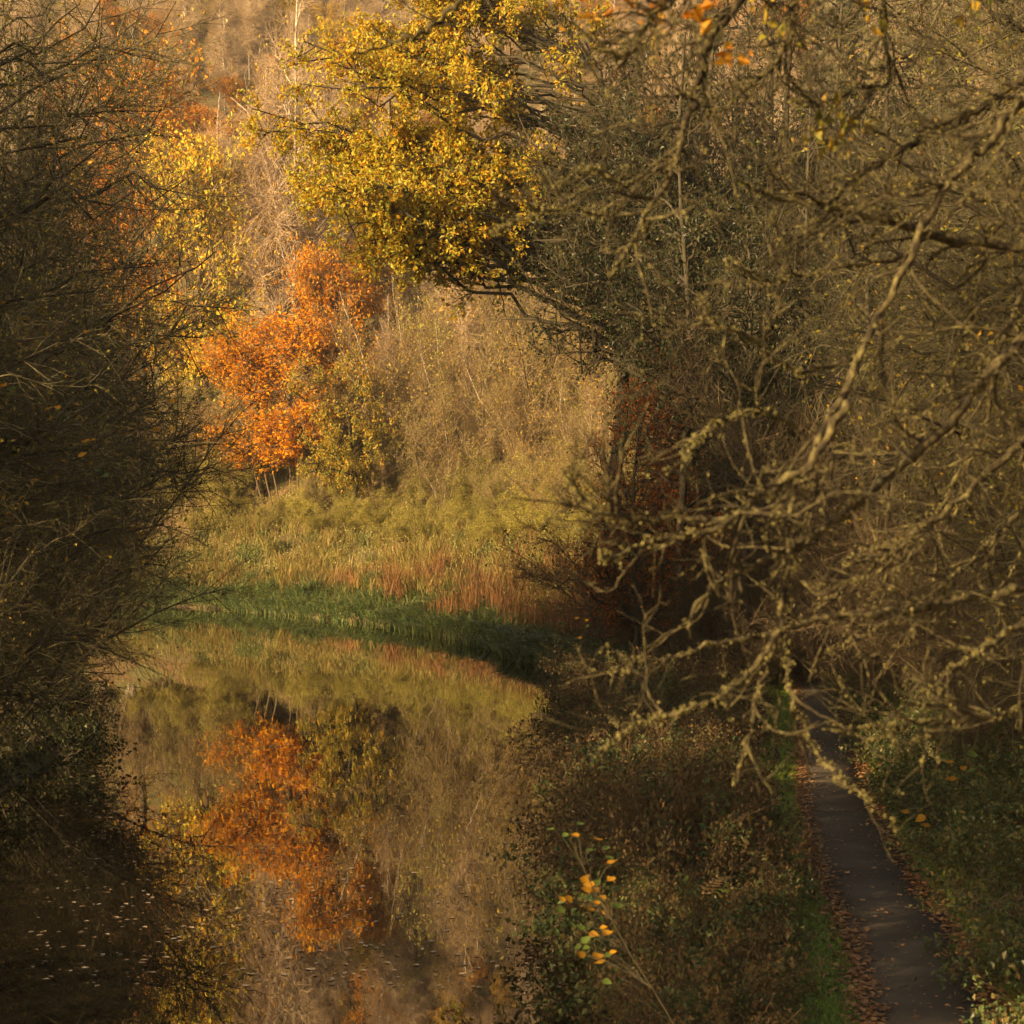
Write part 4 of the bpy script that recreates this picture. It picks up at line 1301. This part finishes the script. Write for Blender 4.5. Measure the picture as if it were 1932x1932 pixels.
    for d0, d1, r0, px in limbs:
        n = len(px)
        dd = np.linspace(d0, d1, n) + r.normal(size=n) * 0.05
        w = [pix(x, y, d) - B for (x, y), d in zip(px, dd)]
        if px[0][0] > 2000 or px[0][1] < -50:
            s = w[0]
            za = np.clip(s[2] + (0.25 if px[0][0] > 2000 else -0.2) * abs(s[0]) * 0.6, 3, 14)
            i = int(np.argmin(np.abs(trunk[:, 2] - za)))
            w = [trunk[i], trunk[i] * 0.45 + s * 0.55 + np.array([0, 0, 0.15])] + w
            r0 *= 1.25
        k = len(w) * 5
        P = crooked(r, w, k, 0.011)
        Rr = np.linspace(r0, max(0.005, r0 * 0.22), k) * (1 + 0.10 * r.normal(size=k).clip(-1, 1.5))
        m = MB()
        tubes(m, P[None], Rr[None], 8)
        link('limb', m.mesh('lichen_limb', [M['bark_lichen']]), o)
        # resample all limbs to one length for the side shoots
        t = np.linspace(0, 1, 40)
        kk = np.linspace(0, 1, k)
        if px[-1][0] > 700:
            allP.append(np.stack([np.interp(t, kk, P[:, c]) for c in range(3)], 1))
            allR.append(np.interp(t, kk, Rr))
    allP, allR = np.array(allP), np.array(allR)
    P2, R2 = grow(r, allP, allR, 560, (0.18, 0.95), (22, 62), (0.5, 1.4), 10, 0.20, 0.015, 0.0098, fall=0.55, tip=0.35)
    rw_ = HY - (P2[:, 0, 2] + B[2] - CAM_Z) / (P2[:, 0, 1] + B[1]) * F
    kp_ = (rw_ < 1080) | (r.uniform(size=len(P2)) < 0.38)
    P2, R2 = P2[kp_], R2[kp_]
    P3, R3 = grow(r, P2, R2, 2300, (0.15, 1.0), (25, 70), (0.10, 0.45), 5, 0.26, 0.04, 0.0058, fall=0.2, tip=0.4)
    m = MB()
    tubes(m, P2, R2, 4)
    tubes(m, P3, R3, 3)
    tw = link('twigs', m.mesh('lichen_twigs', [M['bark_lichen']]), o)
    # lichen: little crusty lumps gathered in tufts
    m = MB()
    ico = np.array([(1, 0, 0), (-1, 0, 0), (0, 1, 0), (0, -1, 0), (0, 0, 1), (0, 0, -1)], float)
    tri = np.array([(0, 2, 4), (2, 1, 4), (1, 3, 4), (3, 0, 4), (2, 0, 5), (1, 2, 5), (3, 1, 5), (0, 3, 5)])
    c1 = along(r, P3, 700, 0.004, (0.0, 1.0))
    c2 = along(r, P2, 700, 0.005, (0.0, 1.0))
    cen = np.concatenate([c1, c2])
    cen = np.repeat(cen, 4, axis=0) + r.normal(size=(len(cen) * 4, 3)) * 0.011
    c3 = along(r, allP, 8500, 0.015, (0.15, 1.0))
    cen = np.concatenate([cen, c3])
    n = len(cen)
    sz = r.uniform(0.003, 0.0095, n)
    v = cen[:, None] + ico[None] * sz[:, None, None] * r.uniform(0.5, 1.5, (n, 6, 1)) * r.uniform(0.6, 1.4, (n, 1, 3))
    m.add(v.reshape(-1, 3), t=(np.arange(n)[:, None, None] * 6 + tri[None]).reshape(-1, 3))
    li = link('lichen', m.mesh('lichen', [M['lichen']], smooth=False), o)
    li['kind'] = 'stuff'
    li['label'] = 'crusty pale olive lichen tufts on the twigs'
    # a few oak leaves that still hang on
    def cluster(px, d, n, mat, lab):
        m = MB()
        c = np.array([pix(x + r.normal() * s, y + r.normal() * s * 0.6, d + r.normal() * 0.2) - B for (x, y, s) in px for _ in range(n)])
        leafquads(m, r, c, 0.075, asp=0.6, hang=0.4)
        f = link('foliage', m.mesh('hanging_leaves', [mat], smooth=False), o)
        f['label'] = lab
    cluster([(1570, 205, 22), (1600, 245, 24), (1540, 250, 18), (1575, 265, 20)], 12.0, 16, M['leaf_green_gold'], 'last green and gold leaves hanging on the branch')
    cluster([(1110, 20, 26), (1190, 15, 26), (1260, 25, 20), (1380, 110, 14), (1330, 30, 16)], 10.5, 11, M['leaf_orange'], 'last orange leaves hanging at the top')
    cluster([(1640, 30, 22), (1840, 20, 20), (1480, 60, 26), (1430, 20, 22)], 12.0, 7, M['leaf_green_gold'], 'sparse green and gold leaves near the top')


lichen_tree()

# ------------------------------------------------------------------ thin haze in the valley
def haze():
    mb = MB()
    x0, x1, y0, y1, z0, z1 = -640, 660, -70, 720, -3, 200
    v = [(x0,y0,z0),(x1,y0,z0),(x1,y1,z0),(x0,y1,z0),(x0,y0,z1),(x1,y0,z1),(x1,y1,z1),(x0,y1,z1)]
    mb.add(v, q=[(0,3,2,1),(4,5,6,7),(0,1,5,4),(1,2,6,5),(2,3,7,6),(3,0,4,7)])
    m = bpy.data.materials.new('haze')
    m.use_nodes = True
    nt = m.node_tree
    nt.nodes.clear()
    o = nt.nodes.new('ShaderNodeOutputMaterial')
    p = nt.nodes.new('ShaderNodeVolumePrincipled')
    p.inputs['Color'].default_value = (0.9, 0.88, 0.85, 1)
    p.inputs['Density'].default_value = 0.00017
    p.inputs['Anisotropy'].default_value = 0.2
    nt.links.new(p.outputs[0], o.inputs['Volume'])
    tag(link('haze', mb.mesh('haze', [m], smooth=False)), 'thin warm autumn haze hanging in the valley', None, kind='stuff')
haze()
